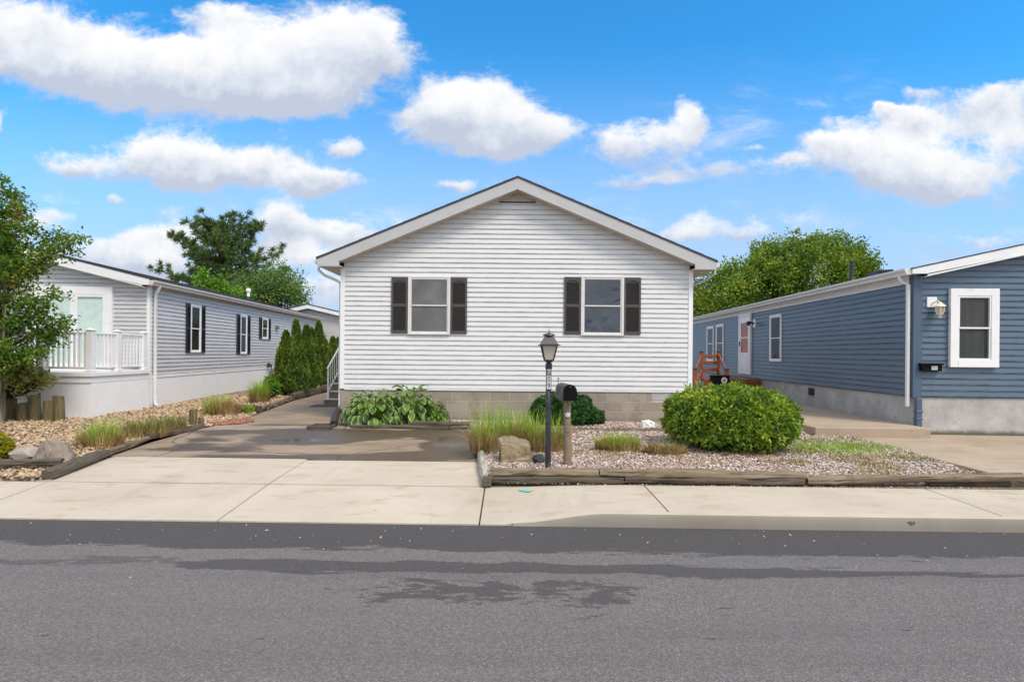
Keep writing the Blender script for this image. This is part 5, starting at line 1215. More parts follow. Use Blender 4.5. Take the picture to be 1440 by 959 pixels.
prismrock((-5.86, 7.32, -.03), 0, [(-.14, -.05, .26), (.02, -.11, .27), (.13, .0, .26), (.08, .1, .27), (-.1, .1, .25)], [(-.29, -.13), (.06, -.2), (.27, -.06), (.22, .17), (-.2, .17)], .28, M_rock_grey, 'pointed grey-brown boulder in the left bed by the driveway timber', 9)
rock((.36, 7.35, .02), (.13, .10, .10), M_rock_dark, 'small dark stone at the foot of the lamp post', seed=3, name='stone', sub=3)
prismrock((2.62, 10.95, .02), 0, [(-.13, -.07, .11), (.1, -.08, .10), (.13, .06, .11), (-.1, .08, .12)], [(-.12, -.1), (.13, -.1), (.15, .08), (-.12, .1)], .12, M_rock_white, 'white stone block beside the house wall near the round bush', 2, name='stone')
G6 = 'pale rocks below the arborvitae'
for i, (p_, y_, s_, lb_) in enumerate(((377, 558, (.36, .3, .24), 'round pale rock beside the small green grass tuft'), (404, 551, (.42, .3, .2), 'low tan rock second in the row below the arborvitae'), (419, 550, (.62, .4, .38), 'largest pale rock below the arborvitae'), (430, 550, (.4, .3, .26), 'grey rock just right of the largest pale rock'), (441, 549, (.46, .35, .28), 'tan rock nearest the dark timber edge'), (396, 553, (.34, .3, .2), 'small rough rock behind the round pale rock'))):
    u, v = uv(p_, y_); d = -(EYE-.06)/v; rock((u*d, d, .04), s_, M_rock_pale if i != 4 else M_rock_tan, lb_, seed=40+i, group=G6, sub=3)
G7 = 'pale rocks at the left photo edge'
rock((-7.25, 7.2, -.02), (.42, .3, .2), M_rock_pale, 'flat grey rock under the yellow shrub', seed=52, sub=3)
rock((-6.25, 7.35, -.02), (.30, .25, .16), M_rock_pale, 'pale low rock between the yellow shrub and the grey boulder', seed=53, sub=3)
# garden stake by the boulder
m = MB(); m.tube([(-.14, 7.2, -.03), (-.145, 7.2, .2)], .008, 6); tag(m.build('garden_stake', M_black, origin=(-.14, 7.2, 0)), 'thin black stake in front of the tan boulder', 'stake')
# scalloped edging: short pieces laid end to end
for i in range(5):
    x0 = .62+i*.60; m = MB()
    poly = [(0, -.06)]+[(.585, -.06)]
    top = []
    for k in range(6):
        for j in range(5): q = j/5; top.append((.585*(k+q)/6, .035+.035*math.sin(math.pi*q)))
    top.append((.585, .035)); m.prism(poly+top[::-1], 0, .055, L=Matrix.Translation((x0, 10.35+.012*math.sin(i*2), .02)))
    o = m.build('scalloped_edging', M_scallop, origin=(x0, 10.35, .02))
    tag(o, 'scalloped concrete edging piece '+('right behind the mailbox post', 'just right of the mailbox post', 'behind the dry low grass', 'left of the white stone', 'in front of the white stone')[i], 'edging', 'scalloped edging along the house bed')
# gas meter
gm = empty('gas_meter', (-9.2, 17.2, 0), 0, 'grey gas meter on a pipe against the white skirting', 'meter')
q = wp(LR, 375, 523); b_ = LR @ Vector((q[0], -.28, q[1]))
gm.location = (b_.x, b_.y, 0); WM[gm.name] = Matrix.Translation((b_.x, b_.y, 0))
m = MB(Matrix.Translation(b_)); m.box(-.15, .17, -.1, .1, -.17, .1, ch=.04); m.lathe([(.13, 0), (.13, .05), (.08, .06)], 14, L=Matrix.Translation((0.02, -.1, -.03)) @ FRONT); m.build('meter_body', M_metalgrey, gm, smooth=True)
m = MB(Matrix.Translation(b_)); m.tube([(-.05, 0, -b_.z), (-.05, 0, -.15)], .022, 8); m.tube([(-.1, 0, .08), (-.1, 0, .22), (-.16, 0, .26), (-.17, .2, .26)], .022, 8); m.tube([(.1, 0, .08), (.1, 0, .2), (.1, .2, .2)], .022, 8); m.lathe([(.07, 0), (.09, .02), (.09, .05), (.03, .08)], 12, L=Matrix.Translation((-.16, -.04, .26)) @ FRONT); m.build('pipe', M_bronze, gm, smooth=True)

# ------------------------------------------------------------------ loose gravel
def inpoly_right(P):
    x, y = P[:, 0], P[:, 1]
    return (x > np.where(y < 10.6, -.24-.13*(y-6.6), -3.05)) & (x < 5.93-.0*(y)) & (y < 11.86) & (y > 6.76-.0147*x)
def bedzs(P): return np.array([bed_z(a, b) for a, b in P])
n = 38000; P = np.stack([rng.uniform(-3.05, 5.95, n), 6.7+5.2*rng.uniform(0, 1, n)**1.25], 1); P = P[inpoly_right(P)]
sz = rng.uniform(.014, .036, len(P))*(1+.05*(P[:, 1]-6.7)); Z = bedzs(P)+rng.uniform(0, .014, len(P))
Vv, Ff = pebbles(np.column_stack([P, Z]), sz); tag(npmesh('gravel', Vv, Ff, M_peb_pink), kind='stuff')
n = 32000; P = np.stack([rng.uniform(-13, -5.4, n), 6.72+10.5*rng.uniform(0, 1, n)**1.35], 1)
dlv = np.array([-5.57-.15*(y-6.72) if y < 7.95 else dl(y)-(.17 if y < 10.5 else .05) for y in P[:, 1]]); P = P[(P[:, 0] < dlv) & (P[:, 0] > -.95*P[:, 1])]
keep = ~((P[:, 0] < -8.75) & (P[:, 1] > 11.8)) & ~((P[:, 0] < -8.85-.06*(P[:, 1]-13.9)) & (P[:, 1] > 13.8)); P = P[keep]
sz = rng.uniform(.022, .075, len(P))*(.85+.03*(P[:, 1]-6.7)); Z = bedzs(P)+rng.uniform(0, .02, len(P))
Vv, Ff = pebbles(np.column_stack([P, Z]), sz, .55); tag(npmesh('gravel', Vv, Ff, M_peb_tan), kind='stuff')
n = 700; P = np.column_stack([rng.uniform(-5.95, -5.15, n), rng.uniform(10.85, 11.75, n)]); P = P[(np.abs((P[:, 0]+5.55)/.4)**2+np.abs((P[:, 1]-11.3)/.45)**2) < 1]
Vv, Ff = pebbles(np.column_stack([P, np.full(len(P), .012)+rng.uniform(0, .015, len(P))]), rng.uniform(.03, .07, len(P)), .5); tag(npmesh('red_gravel', Vv, Ff, M_peb_red), kind='stuff')
n = 95; P = np.column_stack([rng.uniform(-5, 6, n), 5.40-abs(rng.normal(0, .42, n))]); Vv, Ff = pebbles(np.column_stack([P, np.full(n, ROADZ-.002)]), rng.uniform(.008, .024, n), .6); tag(npmesh('loose_stones', Vv, Ff, M_peb_white), kind='stuff')
n = 420; P = np.column_stack([rng.uniform(-.2, 5.6, n), 6.62-.0147*0+rng.uniform(-.03, .05, n)]); P[:, 1] -= .0147*P[:, 0]; Vv, Ff = pebbles(np.column_stack([P, np.full(n, -.085)]), rng.uniform(.008, .022, n), .6); tag(npmesh('gravel', Vv, Ff, M_peb_pink), kind='stuff')

# ------------------------------------------------------------------ grasses
def clump(loc, rx, ry, hg, hd, ng, nd, label, group, greenmat=None, drymat=None, name='grass_clump', cat='grass clump', wdt=.011, bend=.45, offx=0.0):
    root = empty(name, loc, 0, label, cat, group)
    def pts(n, k): q = rng.uniform(0, 2*math.pi, n); r_ = np.sqrt(rng.uniform(0, 1, n))*k; return np.stack([np.cos(q)*r_*rx, np.sin(q)*r_*ry], 1)
    p = pts(nd, .85); D = np.column_stack([p/np.array([rx, ry])+rng.normal(0, .45, (nd, 2)), np.zeros(nd)]); h = hd*rng.uniform(.55, 1.1, nd)
    V1, F1 = blade_arrays(np.column_stack([p, np.zeros(nd)])+np.array(loc), unit(D), h, wdt*rng.uniform(.7, 1.4, nd), np.where(rng.uniform(0, 1, nd) < .75, rng.uniform(.1, .55, nd), rng.uniform(.6, 1.1, nd))); npmesh('dry_blades', V1, F1, drymat or L_dry, parent=root)
    p = pts(ng, .8); p[:, 0] += offx*rx; D = np.column_stack([p/np.array([rx, ry])*.8+rng.normal(0, .5, (ng, 2)), np.zeros(ng)]); h = hg*rng.uniform(.5, 1.08, ng)
    V1, F1 = blade_arrays(np.column_stack([p, np.zeros(ng)])+np.array(loc), unit(D), h, wdt*rng.uniform(.7, 1.3, ng), rng.uniform(.05, bend, ng)); npmesh('green_blades', V1, F1, greenmat or L_grass, parent=root)
    return root
GG = 'grass clumps in the right bed'
clump((-.30, 8.25, .0), .36, .30, .80, .44, 300, 900, 'tall green grass clump at the driveway edge left of the tan boulder', GG)
clump((.12, 8.55, .0), .32, .28, .72, .46, 210, 850, 'tall grass clump with tan dry base directly behind the tan boulder', GG)
clump((.52, 8.3, .0), .34, .28, .66, .42, 250, 850, 'grass clump with brown thatch behind the lamp post', GG)
clump((1.56, 8.35, .0), .38, .25, .33, .25, 480, 900, 'low mounded grass half straw-coloured right of the mailbox', GG, bend=.8)
clump((2.18, 8.1, .0), .36, .2, .22, .18, 280, 750, 'lowest straw-coloured grass clump touching the round bush', GG, L_olive, bend=.8)
clump((-2.05+.35, 11.45, .0), .12, .1, .5, .4, 120, 250, 'thin yellowish grass tuft standing behind the hostas', GG, L_olive)
GL = 'grass clumps in the left bed'
clump((-5.98, 8.35, -.01), .27, .3, .50, .28, 170, 800, 'spiky half-green grass clump beside the grey boulder', GL)
clump((-6.2, 8.5, -.01), .25, .3, .42, .28, 110, 700, 'brown grass clump against the left of the spiky clump', GL)
clump((-6.05, 9.4, 0), .42, .45, .38, .24, 520, 900, 'wide yellow-green grass clump left of the stumps', GL, L_olive, bend=.7)
clump((-5.95, 9.95, 0), .25, .3, .36, .22, 300, 560, 'yellow-green grass clump touching the tan stump', GL, L_olive, bend=.7)
clump((-6.35, 12.55, 0), .38, .32, .56, .42, 240, 950, 'brown fountain grass with green tips beyond the red chips', GL, offx=-.4)
clump((-5.95, 12.9, 0), .16, .14, .25, .1, 260, 60, 'bright green weed beside the squared timber end', GL, bend=.8)
clump((-6.75, 15.2, .02), .27, .25, .75, .42, 420, 900, 'green and brown grass tuft below the gas meter', GL)
# thin weeds and straw scattered over the right bed
def scatter(name, n, fx, fy_, h, mat, wdt, bend=.8, mask=None):
    x = fx(n); y = fy_(n); P = np.column_stack([x, y]); 
    if mask is not None: P = P[mask(P)]
    P = P[inpoly_right(P)]; n = len(P); D = unit(np.column_stack([rng.normal(size=(n, 2)), np.zeros(n)]))
    V1, F1 = blade_arrays(np.column_stack([P, bedzs(P)]), D, h*rng.uniform(.4, 1.2, n), wdt*rng.uniform(.7, 1.3, n), rng.uniform(.2, bend, n), 3); tag(npmesh(name, V1, F1, mat), kind='stuff')
def patchy(P): return np.array([mnoise.noise(Vector((a*1.6, b*2.2, 5))) > .02+.1*rng.uniform() for a, b in P])
scatter('grass', 4200, lambda n: rng.normal(5.0, .6, n), lambda n: rng.normal(8.75, .35, n), .07, L_grass, .006)
scatter('grass', 7000, lambda n: rng.uniform(3.6, 5.95, n), lambda n: rng.uniform(7.0, 9.9, n), .065, L_olive, .007, mask=patchy)
scatter('straw', 6500, lambda n: rng.uniform(.8, 5.6, n), lambda n: rng.normal(7.75, .5, n), .06, L_dry, .007, 1.0, patchy)
scatter('straw', 1200, lambda n: rng.normal(.3, .5, n), lambda n: rng.normal(8.1, .2, n), .05, L_dry, .006, 1.0)

# ------------------------------------------------------------------ shrubs
def superdome(n, rx, ry, h, e=2.6, jitter=.06):
    """points and outward normals on a clipped dome"""
    d = randdir(n); d[:, 2] = np.abs(d[:, 2]) if False else d[:, 2]*.62+.30; d = unit(d)
    k = (np.abs(d[:, 0])**e+np.abs(d[:, 1])**e+np.abs(d[:, 2])**e)**(-1/e)
    q = d*k[:, None]; return q, d
def bush(name, loc, rx, ry, h, n, ln, mat, label, cat='bush', group=None, zc=.42, e=2.6, depth=.16, lump=.12):
    root = empty(name, loc, 0, label, cat, group); q, d = superdome(n, rx, ry, h, e)
    up = (1-zc)*h; dn = zc*h; q3 = np.stack([q[:, 0]*rx, q[:, 1]*ry, zc*h+np.where(q[:, 2] > 0, q[:, 2]*up, q[:, 2]*dn)], 1)
    lum_ = np.array([mnoise.noise(Vector(p)*4.0)*lump+mnoise.noise(Vector(p)*11)*lump*.6 for p in q3])
    sink = rng.uniform(0, 1, n)**1.6*depth; f = 1+lum_-sink; c = np.array([0, 0, zc*h]); P = c+(q3-c)*f[:, None]; P = P[P[:, 2] > .01]; d = d[:len(P)] if len(P) == n else d[(c+(q3-c)*f[:, None])[:, 2] > .01]
    A = unit(d*.75+randdir(len(P))*.85+np.array([0, 0, .35])); Nn = unit(d+randdir(len(P))*.5+np.array([0, 0, .5]))
    q, d = superdome(max(8, n//180), rx, ry, h, e); sh = []; ad = []
    for a_, b_ in zip(q, d):
        if a_[2] < -.1: continue
        p0 = np.array([a_[0]*rx, a_[1]*ry, zc*h+a_[2]*(up if a_[2] > 0 else dn)]); dd = unit(b_*.6+np.array([0, 0, .8])+rng.normal(0, .3, 3)); L_ = rng.uniform(.4, 1.6)*ln
        for t in np.linspace(0, 1, 6): sh.append(p0+dd*L_*t); ad.append(unit(dd+randdir(1)[0]*.9))
    P = np.concatenate([P, np.array(sh).reshape(-1, 3)]); A = np.concatenate([A, np.array(ad).reshape(-1, 3)]); Nn = np.concatenate([Nn, randdir(len(sh))])
    leaves('foliage', P+np.array(loc), A, Nn, ln*rng.uniform(.6, 1.25, len(P)), ln*.5*rng.uniform(.8, 1.2, len(P)), mat, parent=root)
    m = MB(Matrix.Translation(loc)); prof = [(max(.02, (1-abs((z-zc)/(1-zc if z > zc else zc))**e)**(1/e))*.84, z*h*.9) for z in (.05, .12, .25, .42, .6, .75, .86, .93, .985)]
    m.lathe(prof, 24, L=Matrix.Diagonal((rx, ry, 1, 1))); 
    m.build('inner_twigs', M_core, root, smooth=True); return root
bush('round_bush', (3.32, 8.70, .0), .915, .84, .915, 20000, .078, L_bush, 'large clipped round green bush in front of the white house corner', 'bush', zc=.40, e=2.5)
bush('low_shrub', (1.05, 11.28, .0), .62, .42, .60, 7000, .075, L_dark, 'low dark green shrub against the block foundation behind the mailbox', 'shrub', zc=.35, e=2.2, lump=.2)
bush('low_shrub', (1.62, 11.4, .0), .26, .2, .30, 900, .07, L_dark, 'small side shoot of dark shrub right of the mailbox', 'shrub', zc=.35, e=2.0, lump=.3)
bush('yellow_shrub', (-6.78, 7.35, -.03), .28, .26, .36, 2600, .04, L_gold, 'small bright yellow shrub at the left photo edge', 'shrub', zc=.4, e=2.2, lump=.15)
bush('golden_shrub', (-10.15, 11.15, .42), .95, .55, .72, 7000, .075, L_abelia, 'loose golden-green shrub hanging over the upright logs', 'shrub', zc=.5, e=1.9, lump=.3, depth=.4)

# hostas: arching ovate leaves with pale margins on stalks
def hosta(loc, R_, H_, n, ln, label, gmat, mmat, seed):
    r = random.Random(seed); root = empty('hosta', loc, 0, label, 'hosta', 'hostas below the house wall'); L0 = Vector(loc); vs = []; fs = []; mi = []; stalk = MB()
    prof = [(0, .10), (.12, .55), (.32, .95), (.55, 1.0), (.78, .68), (.93, .28), (1.0, .02)]
    for i in range(n):
        lev = (i/n)**.8; q = i*2.39996+r.uniform(-.3, .3); el = 1-lev
        rad = R_*(.12+.62*math.sqrt(lev))*r.uniform(.85, 1.1); z = H_*(.97-.82*lev**1.25)*r.uniform(.85, 1.08)
        base = L0+Vector((math.cos(q)*rad, math.sin(q)*rad*.8, z)); dirh = Vector((math.cos(q+r.uniform(-.25, .25)), math.sin(q), 0)).normalized()
        l_ = ln*r.uniform(.75, 1.2); w_ = l_*r.uniform(.52, .66); pit = R(35*el-38*lev+r.uniform(-14, 14)); side = Vector((-dirh.y, dirh.x, 0)); roll = r.uniform(-.35, .35)
        b0 = len(vs); cur = base.copy(); ang = pit; prev = 0
        for (t, ww) in prof:
            stp_ = (t-prev)*l_; prev = t; cur = cur+(dirh*math.cos(ang)+Vector((0, 0, 1))*math.sin(ang))*stp_; ang -= stp_/l_*R(75)
            nrm = (Vector((0, 0, 1))*math.cos(ang)-dirh*math.sin(ang)); sd_ = (side*math.cos(roll)+nrm*math.sin(roll))
            hw = w_*.5*ww
            for k, cup in ((-1, .16), (-.80, .10), (0, 0), (.80, .10), (1, .16)): vs.append(cur+sd_*hw*k+nrm*(abs(k)*hw*cup*2+.006*math.sin(t*14+k)))
        for j in range(len(prof)-1):
            for k in range(4): a = b0+j*5+k; fs.append((a, a+1, a+6, a+5)); mi.append(1 if k in (0, 3) or j == len(prof)-2 else 0)
        stalk.tube([L0+Vector((math.cos(q)*rad*.12, math.sin(q)*rad*.1, .0)), L0+Vector((math.cos(q)*rad*.45, math.sin(q)*rad*.4, z*.7)), base], .006, 4)
    V_ = np.array([tuple(v) for v in vs]); npmesh('leaves', V_, np.array(fs), [gmat, mmat], np.array(mi), parent=root, smooth=True); stalk.build('stalks', L_grass, root)
hosta((-2.68, 11.12, .02), .74, .60, 210, .185, 'wide hosta with cream-edged leaves nearest the downspout', L_hosta, L_hostamargin, 1)
hosta((-1.98, 11.2, .02), .50, .72, 100, .20, 'tallest hosta with upright leaves in the middle', L_hosta, L_hostamargin, 2)
hosta((-1.52, 11.22, .02), .36, .40, 130, .10, 'small plain-green hosta at the end of the row', L_hosta, L_hosta, 3)

# arborvitae
def arborvitae(loc, r0, h, n, label, seed):
    root = empty('arborvitae', loc, 0, label, 'arborvitae', 'arborvitae beside the driveway')
    t = rng.uniform(0, 1, n)**1.25; q = rng.uniform(0, 2*math.pi, n); prof = np.minimum(1, (t+.02)/.12)**.5*(1-t)**.72*1.12
    lm = np.array([mnoise.noise(Vector((math.cos(a)*1.8+seed*7, math.sin(a)*1.8, b*h*2.0)))*.30+mnoise.noise(Vector((math.cos(a)*5+seed*3, math.sin(a)*5, b*h*6)))*.22 for a, b in zip(q, t)])
    r_ = r0*.9*prof*(1+lm*1.25)*(1-rng.uniform(0, 1, n)**2*.3); P = np.stack([np.cos(q)*r_, np.sin(q)*r_, .08+t*(h-.1)], 1)
    out = np.stack([np.cos(q), np.sin(q), np.zeros(n)], 1); A = unit(out*.6+np.array([0, 0, 1.0])+randdir(n)*.55); Nn = unit(out+randdir(n)*.7)
    leaves('foliage', P+np.array(loc), A, Nn, rng.uniform(.05, .12, n), rng.uniform(.025, .055, n), L_arb, parent=root)
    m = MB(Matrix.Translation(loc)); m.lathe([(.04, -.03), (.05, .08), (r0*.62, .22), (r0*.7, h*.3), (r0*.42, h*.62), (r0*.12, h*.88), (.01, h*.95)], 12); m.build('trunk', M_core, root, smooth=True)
def AP(px, d): return (px-720)*d/800
for i, (px, ytop, d, r0, lb_) in enumerate(((402, 466, 17.6, .42, 'shorter arborvitae nearest the gas meter'), (416.5, 450, 18.6, .42, 'tall pointed arborvitae second from the gas meter'), (419, 472, 17.3, .40, 'rounded arborvitae in front of the tall pointed one'), (431, 458, 18.8, .44, 'arborvitae in the middle of the row'), (438, 462, 20.2, .42, 'arborvitae behind the middle of the row'), (448.5, 452, 20.8, .46, 'tallest narrow arborvitae near the steps'), (457, 478, 22.0, .42, 'low yellow-green arborvitae beside the narrow tall one'), (468, 474, 25, .5, 'arborvitae farthest back beside the handrail'), (476, 475, 26.5, .5, 'arborvitae half hidden by the white house corner'))):
    u, v = uv(px, ytop); arborvitae((u*d, d, .05), r0, EYE+v*d-.05, 5200, lb_, i)
# yellow-green weed at the foot of the first arborvitae
bush('weed', (-6.95, 16.4, .03), .22, .2, .62, 700, .09, L_maple, 'bright leafy weed between the gas meter and the arborvitae', 'weed', zc=.4, e=1.8, lump=.3)

# ------------------------------------------------------------------ trees
def limb(mb, p, d, l, r0, depth, tips, r, spread=.6, up=.15, wob=.25, mids=None):
    pts = [Vector(p)]; rad = [r0]; n = 5; dd = Vector(d).normalized()
    for i in range(n):
        dd = (dd+Vector((r.gauss(0, wob), r.gauss(0, wob), r.gauss(0, wob)+up))*.35).normalized(); pts.append(pts[-1]+dd*l/n); rad.append(r0*(1-.6*(i+1)/n))
    mb.tube(pts, rad, 7 if r0 > .03 else 5)
    if mids is not None: mids += pts[2:]
    if depth == 0: tips.append((pts[-1], dd)); return
    for k in range(r.choice((2, 3, 3))):
        i = r.randint(3, n); nd = (dd+Vector((r.gauss(0, spread), r.gauss(0, spread), r.gauss(0, spread*.7)+up))).normalized(); limb(mb, pts[i], nd, l*r.uniform(.55, .8), rad[i]*.75, depth-1, tips, r, spread, up, wob, mids)
    tips.append((pts[-1], dd))
def crown_tree(name, base, lobes, n_cl, per, ln, mat, label, cat='tree', group=None, seed=0, clr=.5, trunk_r=.22, bark=M_bark, flat=.75):
    """lobes: (x, y, z, rx, ry, rz) ellipsoids; leaf clumps gather near their surfaces, limbs reach into them"""
    r = random.Random(seed); root = empty(name, base, 0, label, cat, group); B = Vector(base)
    C = []
    vol = [l[3]*l[4]*l[5] for l in lobes]; tot_ = sum(v**.67 for v in vol)
    for l, v in zip(lobes, vol):
        k = max(3, int(n_cl*v**.67/tot_)); d = randdir(k); rr = rng.uniform(.5, 1.08, k)**.5; d[:, 2] = np.where(d[:, 2] < -.4, -d[:, 2]*.6, d[:, 2]); C.append(np.array(l[:3])+unit(d)*np.array(l[3:])*rr[:, None])
    C = np.concatenate(C); k = len(C); cs = clr*rng.uniform(.6, 1.25, k)
    P = np.repeat(C, per, 0)+np.clip(rng.normal(0, 1, (k*per, 3)), -1.7, 1.7)*np.repeat(cs, per)[:, None]*np.array([.5, .5, .5*flat])
    cen = np.array([sum(l[i]*v for l, v in zip(lobes, vol))/sum(vol) for i in range(3)]); out = unit(P-cen)
    A = unit(out*.4+randdir(len(P))+np.array([0, 0, .1])); Nn = unit(out*.5+randdir(len(P))*.6+np.array([0, 0, .6]))
    oc = unit(C-cen); ix = np.where(oc[:, 2] > .05)[0]; ix = rng.choice(ix, min(len(ix), max(6, k//4)), replace=False); np_ = max(20, per//2)
    C2 = C[ix]+oc[ix]*clr*.7+np.array([0, 0, .25*clr]); P2 = np.repeat(C2, np_, 0)+np.clip(rng.normal(0, 1, (len(ix)*np_, 3)), -1.8, 1.8)*clr*np.array([.26, .26, .52])
    A2 = unit(randdir(len(P2))+np.array([0, 0, .5])); P = np.concatenate([P, P2]); A = np.concatenate([A, A2]); Nn = np.concatenate([Nn, unit(randdir(len(P2))+np.array([0, 0, .6]))])
    leaves('crown', P, A, Nn, ln*rng.uniform(.6, 1.3, len(P)), ln*.6*rng.uniform(.8, 1.2, len(P)), mat, parent=root)
    m = MB(); top = Vector(cen); m.tube([B-Vector((0, 0, .2)), B.lerp(top, .45)+Vector((r.gauss(0, .1), 0, 0)), top], [trunk_r, trunk_r*.8, trunk_r*.45], 9)
    for i in rng.choice(k, min(k, 26), replace=False):
        s_ = B.lerp(top, r.uniform(.45, .95)); e_ = Vector(C[i]); m.tube([s_, s_.lerp(e_, .5)+Vector((r.gauss(0, .15), r.gauss(0, .15), .15)), e_], [trunk_r*.32, trunk_r*.2, trunk_r*.06], 5)
    m.build('trunk', bark, root, smooth=True)
def LB(px, py, d, rx, ry=None, rz=None):
    u, v = uv(px, py); return (u*d, d, EYE+v*d, rx*d/800, (ry or rx)*d/800, (rz or rx)*d/800)
crown_tree('broadleaf_tree', (12.8, 34, 0), [LB(1125, 402, 34, 82, 82, 58), LB(1165, 389, 34.5, 55, 60, 45), LB(1050, 412, 33.5, 55, 60, 42), LB(1010, 432, 33, 50, 50, 42), LB(1090, 374, 34.5, 40, 40, 24), LB(1150, 359, 34.5, 42, 40, 18), LB(1200, 399, 34.5, 25, 30, 32), LB(985, 449, 33, 30, 30, 35), LB(1085, 444, 34, 80, 60, 40)], 400, 105, .19, L_tree, 'large round bright green tree behind the blue house', 'tree', seed=2, clr=.56, trunk_r=.35, flat=1.35)
crown_tree('broadleaf_tree', (-13.6, 38, 0), [LB(380, 415, 38, 42, 40, 30), LB(400, 425, 37.5, 25, 25, 22), LB(352, 425, 38, 30, 30, 26)], 150, 90, .17, L_tree2, 'pale airy green tree right of the pine behind the grey house', 'tree', seed=4, clr=.7, trunk_r=.25)
crown_tree('young_maple', (-15.6, 31, 0), [LB(298, 408, 31, 15, 15, 10), LB(307, 418, 31, 14, 14, 10)], 26, 60, .20, L_maple, 'small bright yellow-green maple top in front of the pine', 'tree', seed=5, clr=.5, trunk_r=.1)
crown_tree('young_maple', (-12.1, 31.5, 0), [LB(342, 424, 31, 7, 8, 8)], 9, 50, .18, L_maple, 'tiny bright maple tuft beside the white roof flue', 'tree', seed=6, clr=.35, trunk_r=.07)
# pine: whorled limbs carrying needle tufts on their outer halves
def pine(base, h, label, seed, limbs, tuft=.55, nl=46, name='pine_tree', group=None):
    r = random.Random(seed); root = empty(name, base, 0, label, 'pine', group); B = Vector(base); m = MB(); T_ = []
    m.tube([B-Vector((0, 0, .2)), B+Vector((.2, 0, h*.5)), B+Vector((.1, 0, h*.95))], [.28, .2, .05], 9)
    for (tz, L_, az, el) in limbs:
        s_ = B+Vector((.15, 0, h*tz)); d = Vector((math.cos(az)*math.cos(el), math.sin(az)*math.cos(el), math.sin(el))); e_ = s_+d*L_; mid = s_.lerp(e_, .5)-Vector((0, 0, .12*L_*.4))
        m.tube([s_, mid, e_], [.09, .055, .02], 5)
        nt_ = max(3, int(L_*3.6))
        for i in range(nt_):
            t = r.uniform(.28, 1.0); p = (s_*(1-t)**2+mid*2*t*(1-t)+e_*t*t); off = Vector((r.gauss(0, .42), r.gauss(0, .42), r.gauss(.10, .24)))*(.5+.5*L_/4); q = p+off; m.tube([p, q], [.02, .008], 4, cap=False); T_.append((q, (off.normalized()+d*.6+Vector((0, 0, .5))).normalized()))
        T_.append((e_, d))
    m.build('trunk', M_bark, root, smooth=True)
    Pn = []; An = []
    for p, d in T_:
        k = nl; dd = unit(np.array(d)*.75+randdir(k)); Pn.append(np.repeat(np.array(p)[None], k, 0)-np.array(d)*rng.uniform(0, .35, k)[:, None]*tuft); An.append(dd)
    Pn = np.concatenate(Pn); An = np.concatenate(An); leaves('crown', Pn, An, randdir(len(Pn)), tuft*rng.uniform(.5, .95, len(Pn)), .05, L_pine, parent=root, fold=.1)
r_ = random.Random(21); PB = Vector(((310-720)*42/800, 42, 0)); PH = 10.9; LM = []
for i in range(44):
    q_ = i/43; tz = .46+.46*q_; L_ = (3.9-1.5*q_**2)*r_.uniform(.6, 1.08); LM.append((tz, L_, i*2.4+r_.uniform(-.3, .3), R(r_.uniform(2, 26)+30*q_**1.5)))
LM += [(.62, 4.4, R(4), R(9)), (.66, 4.0, R(-5), R(16)), (.72, 4.5, R(178), R(26)), (.60, 4.6, R(185), R(8)), (.55, 4.9, R(180), R(-4)), (.8, 3.4, R(160), R(38)), (.8, 3.2, R(20), R(42))]
pine(PB, PH, 'wide dark pine with uneven branches rising behind the grey house', 3, LM)
LM2 = [(.25+.7*(i/40), (3.2-2.2*i/40)*r_.uniform(.8, 1.1), i*2.4, R(r_.uniform(-5, 20))) for i in range(41)]
pine(Vector(((308-720)*45/800, 45, 0)), 6.6, 'lower dense dark evergreen below the wide pine', 9, LM2, tuft=.5, nl=44, name='evergreen_tree')
pine(Vector(((258-720)*44/800, 44, 0)), 5.2, 'small dark evergreen at the left foot of the wide pine', 10, [(a, b*.8, c, d) for a, b, c, d in LM2[::2]], tuft=.5, nl=40, name='evergreen_tree')
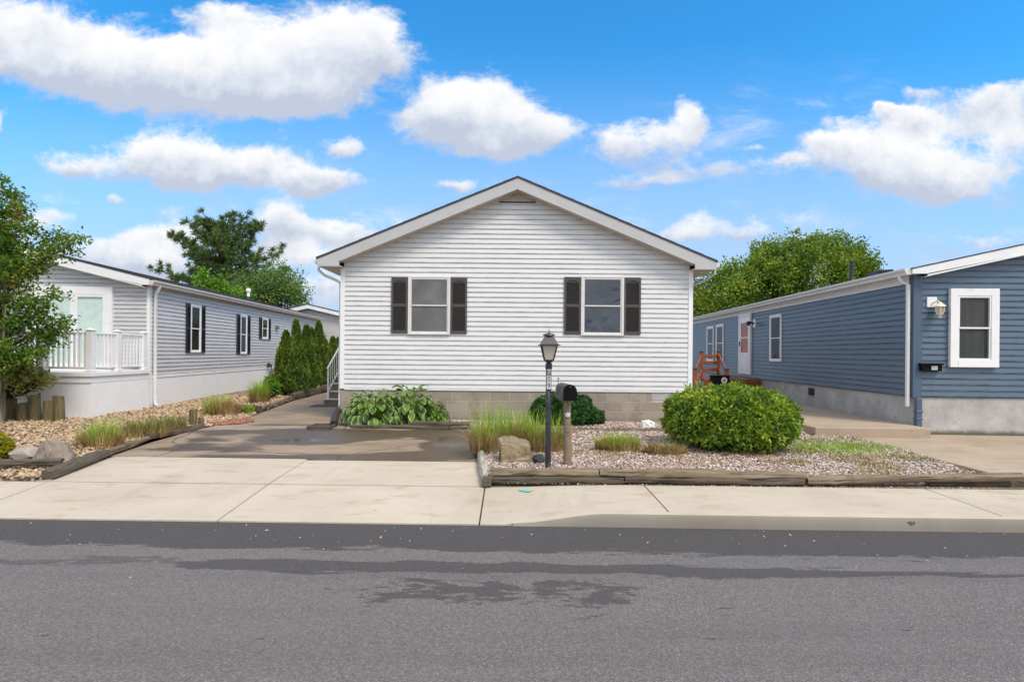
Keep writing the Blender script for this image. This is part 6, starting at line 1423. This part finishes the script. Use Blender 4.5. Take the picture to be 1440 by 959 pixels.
# crape myrtle at the left
def myrtle(base, label):
    """several stems; leafy sprays in distinct tiers with sky between them"""
    r = random.Random(5); root = empty('crape_myrtle', base, 0, label, 'tree'); m = MB(); B = Vector(base); sprays = []
    stems = [Vector((.05, 0, 2.9)), Vector((-.5, .2, 3.3)), Vector((-1.1, -.1, 2.7)), Vector((.3, -.25, 2.2)), Vector((-.2, .4, 3.8))]
    for e in stems:
        s_ = B+Vector((e.x*.12, e.y*.12, -.05)); t_ = B+e; mid = s_.lerp(t_, .45)+Vector((-e.x*.12, 0, 0)); m.tube([s_, s_.lerp(mid, .5)+Vector((r.gauss(0, .03), 0, 0)), mid, t_], [.045, .04, .033, .012], 7)
    # tips: (dx, dz, spread) of the outer sprays on the house side, read as tiers of foliage
    outer = [(1.42, 3.55), (1.20, 3.35), (1.0, 3.2), (.55, 3.75), (.80, 3.65), (.25, 4.05), (-.05, 4.45), (-.35, 4.7), (.45, 2.95), (.75, 2.95), (1.05, 2.45), (.85, 2.35), (.6, 2.3), (1.15, 1.95), (.95, 1.8), (.7, 1.75), (.4, 1.5), (.75, 1.35), (.2, 2.6), (.1, 3.4), (-.1, 3.0), (.3, 2.0), (-.2, 2.2), (.0, 1.5), (-.3, 1.6), (.35, 1.15), (-.1, 1.2)]
    outer += [(-r.uniform(.2, 1.9), r.uniform(1.3, 4.5)) for _ in range(42)]
    for (dx, dz_) in outer:
        e_ = B+Vector((dx, r.uniform(-.55, .45)*(.4 if dx > .9 else 1), dz_)); st_ = B+stems[r.randrange(len(stems))]*min(.92, max(.35, (dz_-.55)/3.3)); st_ = Vector((st_.x*.5+(B.x+dx*.15)*.5, st_.y, min(st_.z, e_.z-.15))); mid = st_.lerp(e_, .55)+Vector((0, 0, .10))
        m.tube([st_, mid, e_], [.016, .011, .004], 5); d = (e_-mid).normalized()
        for i in range(7):
            t = .42+.58*i/6; p = st_*(1-t)**2+mid*2*t*(1-t)+e_*t*t; sprays.append((p, d, 1-.45*t))
    P = []; A = []
    for p, d, w_ in sprays:
        for j in range(2):
            c = np.array(p)+rng.normal(0, .11, 3)*w_; k = 27; P.append(c+rng.normal(0, 1, (k, 3))*np.array([.085, .085, .06])); A.append(unit(np.array(d)*.5+randdir(k)))
    m.build('trunk', M_barkpale, root, smooth=True)
    P = np.concatenate(P); A = np.concatenate(A); leaves('crown', P, A, unit(randdir(len(P))*.6+np.array([0, 0, .8])), .078*rng.uniform(.6, 1.25, len(P)), .05*rng.uniform(.8, 1.2, len(P)), L_myrtle, parent=root)
myrtle((-9.65, 10.75, .0), 'leafy crape myrtle with rusty tips in front of the porch')
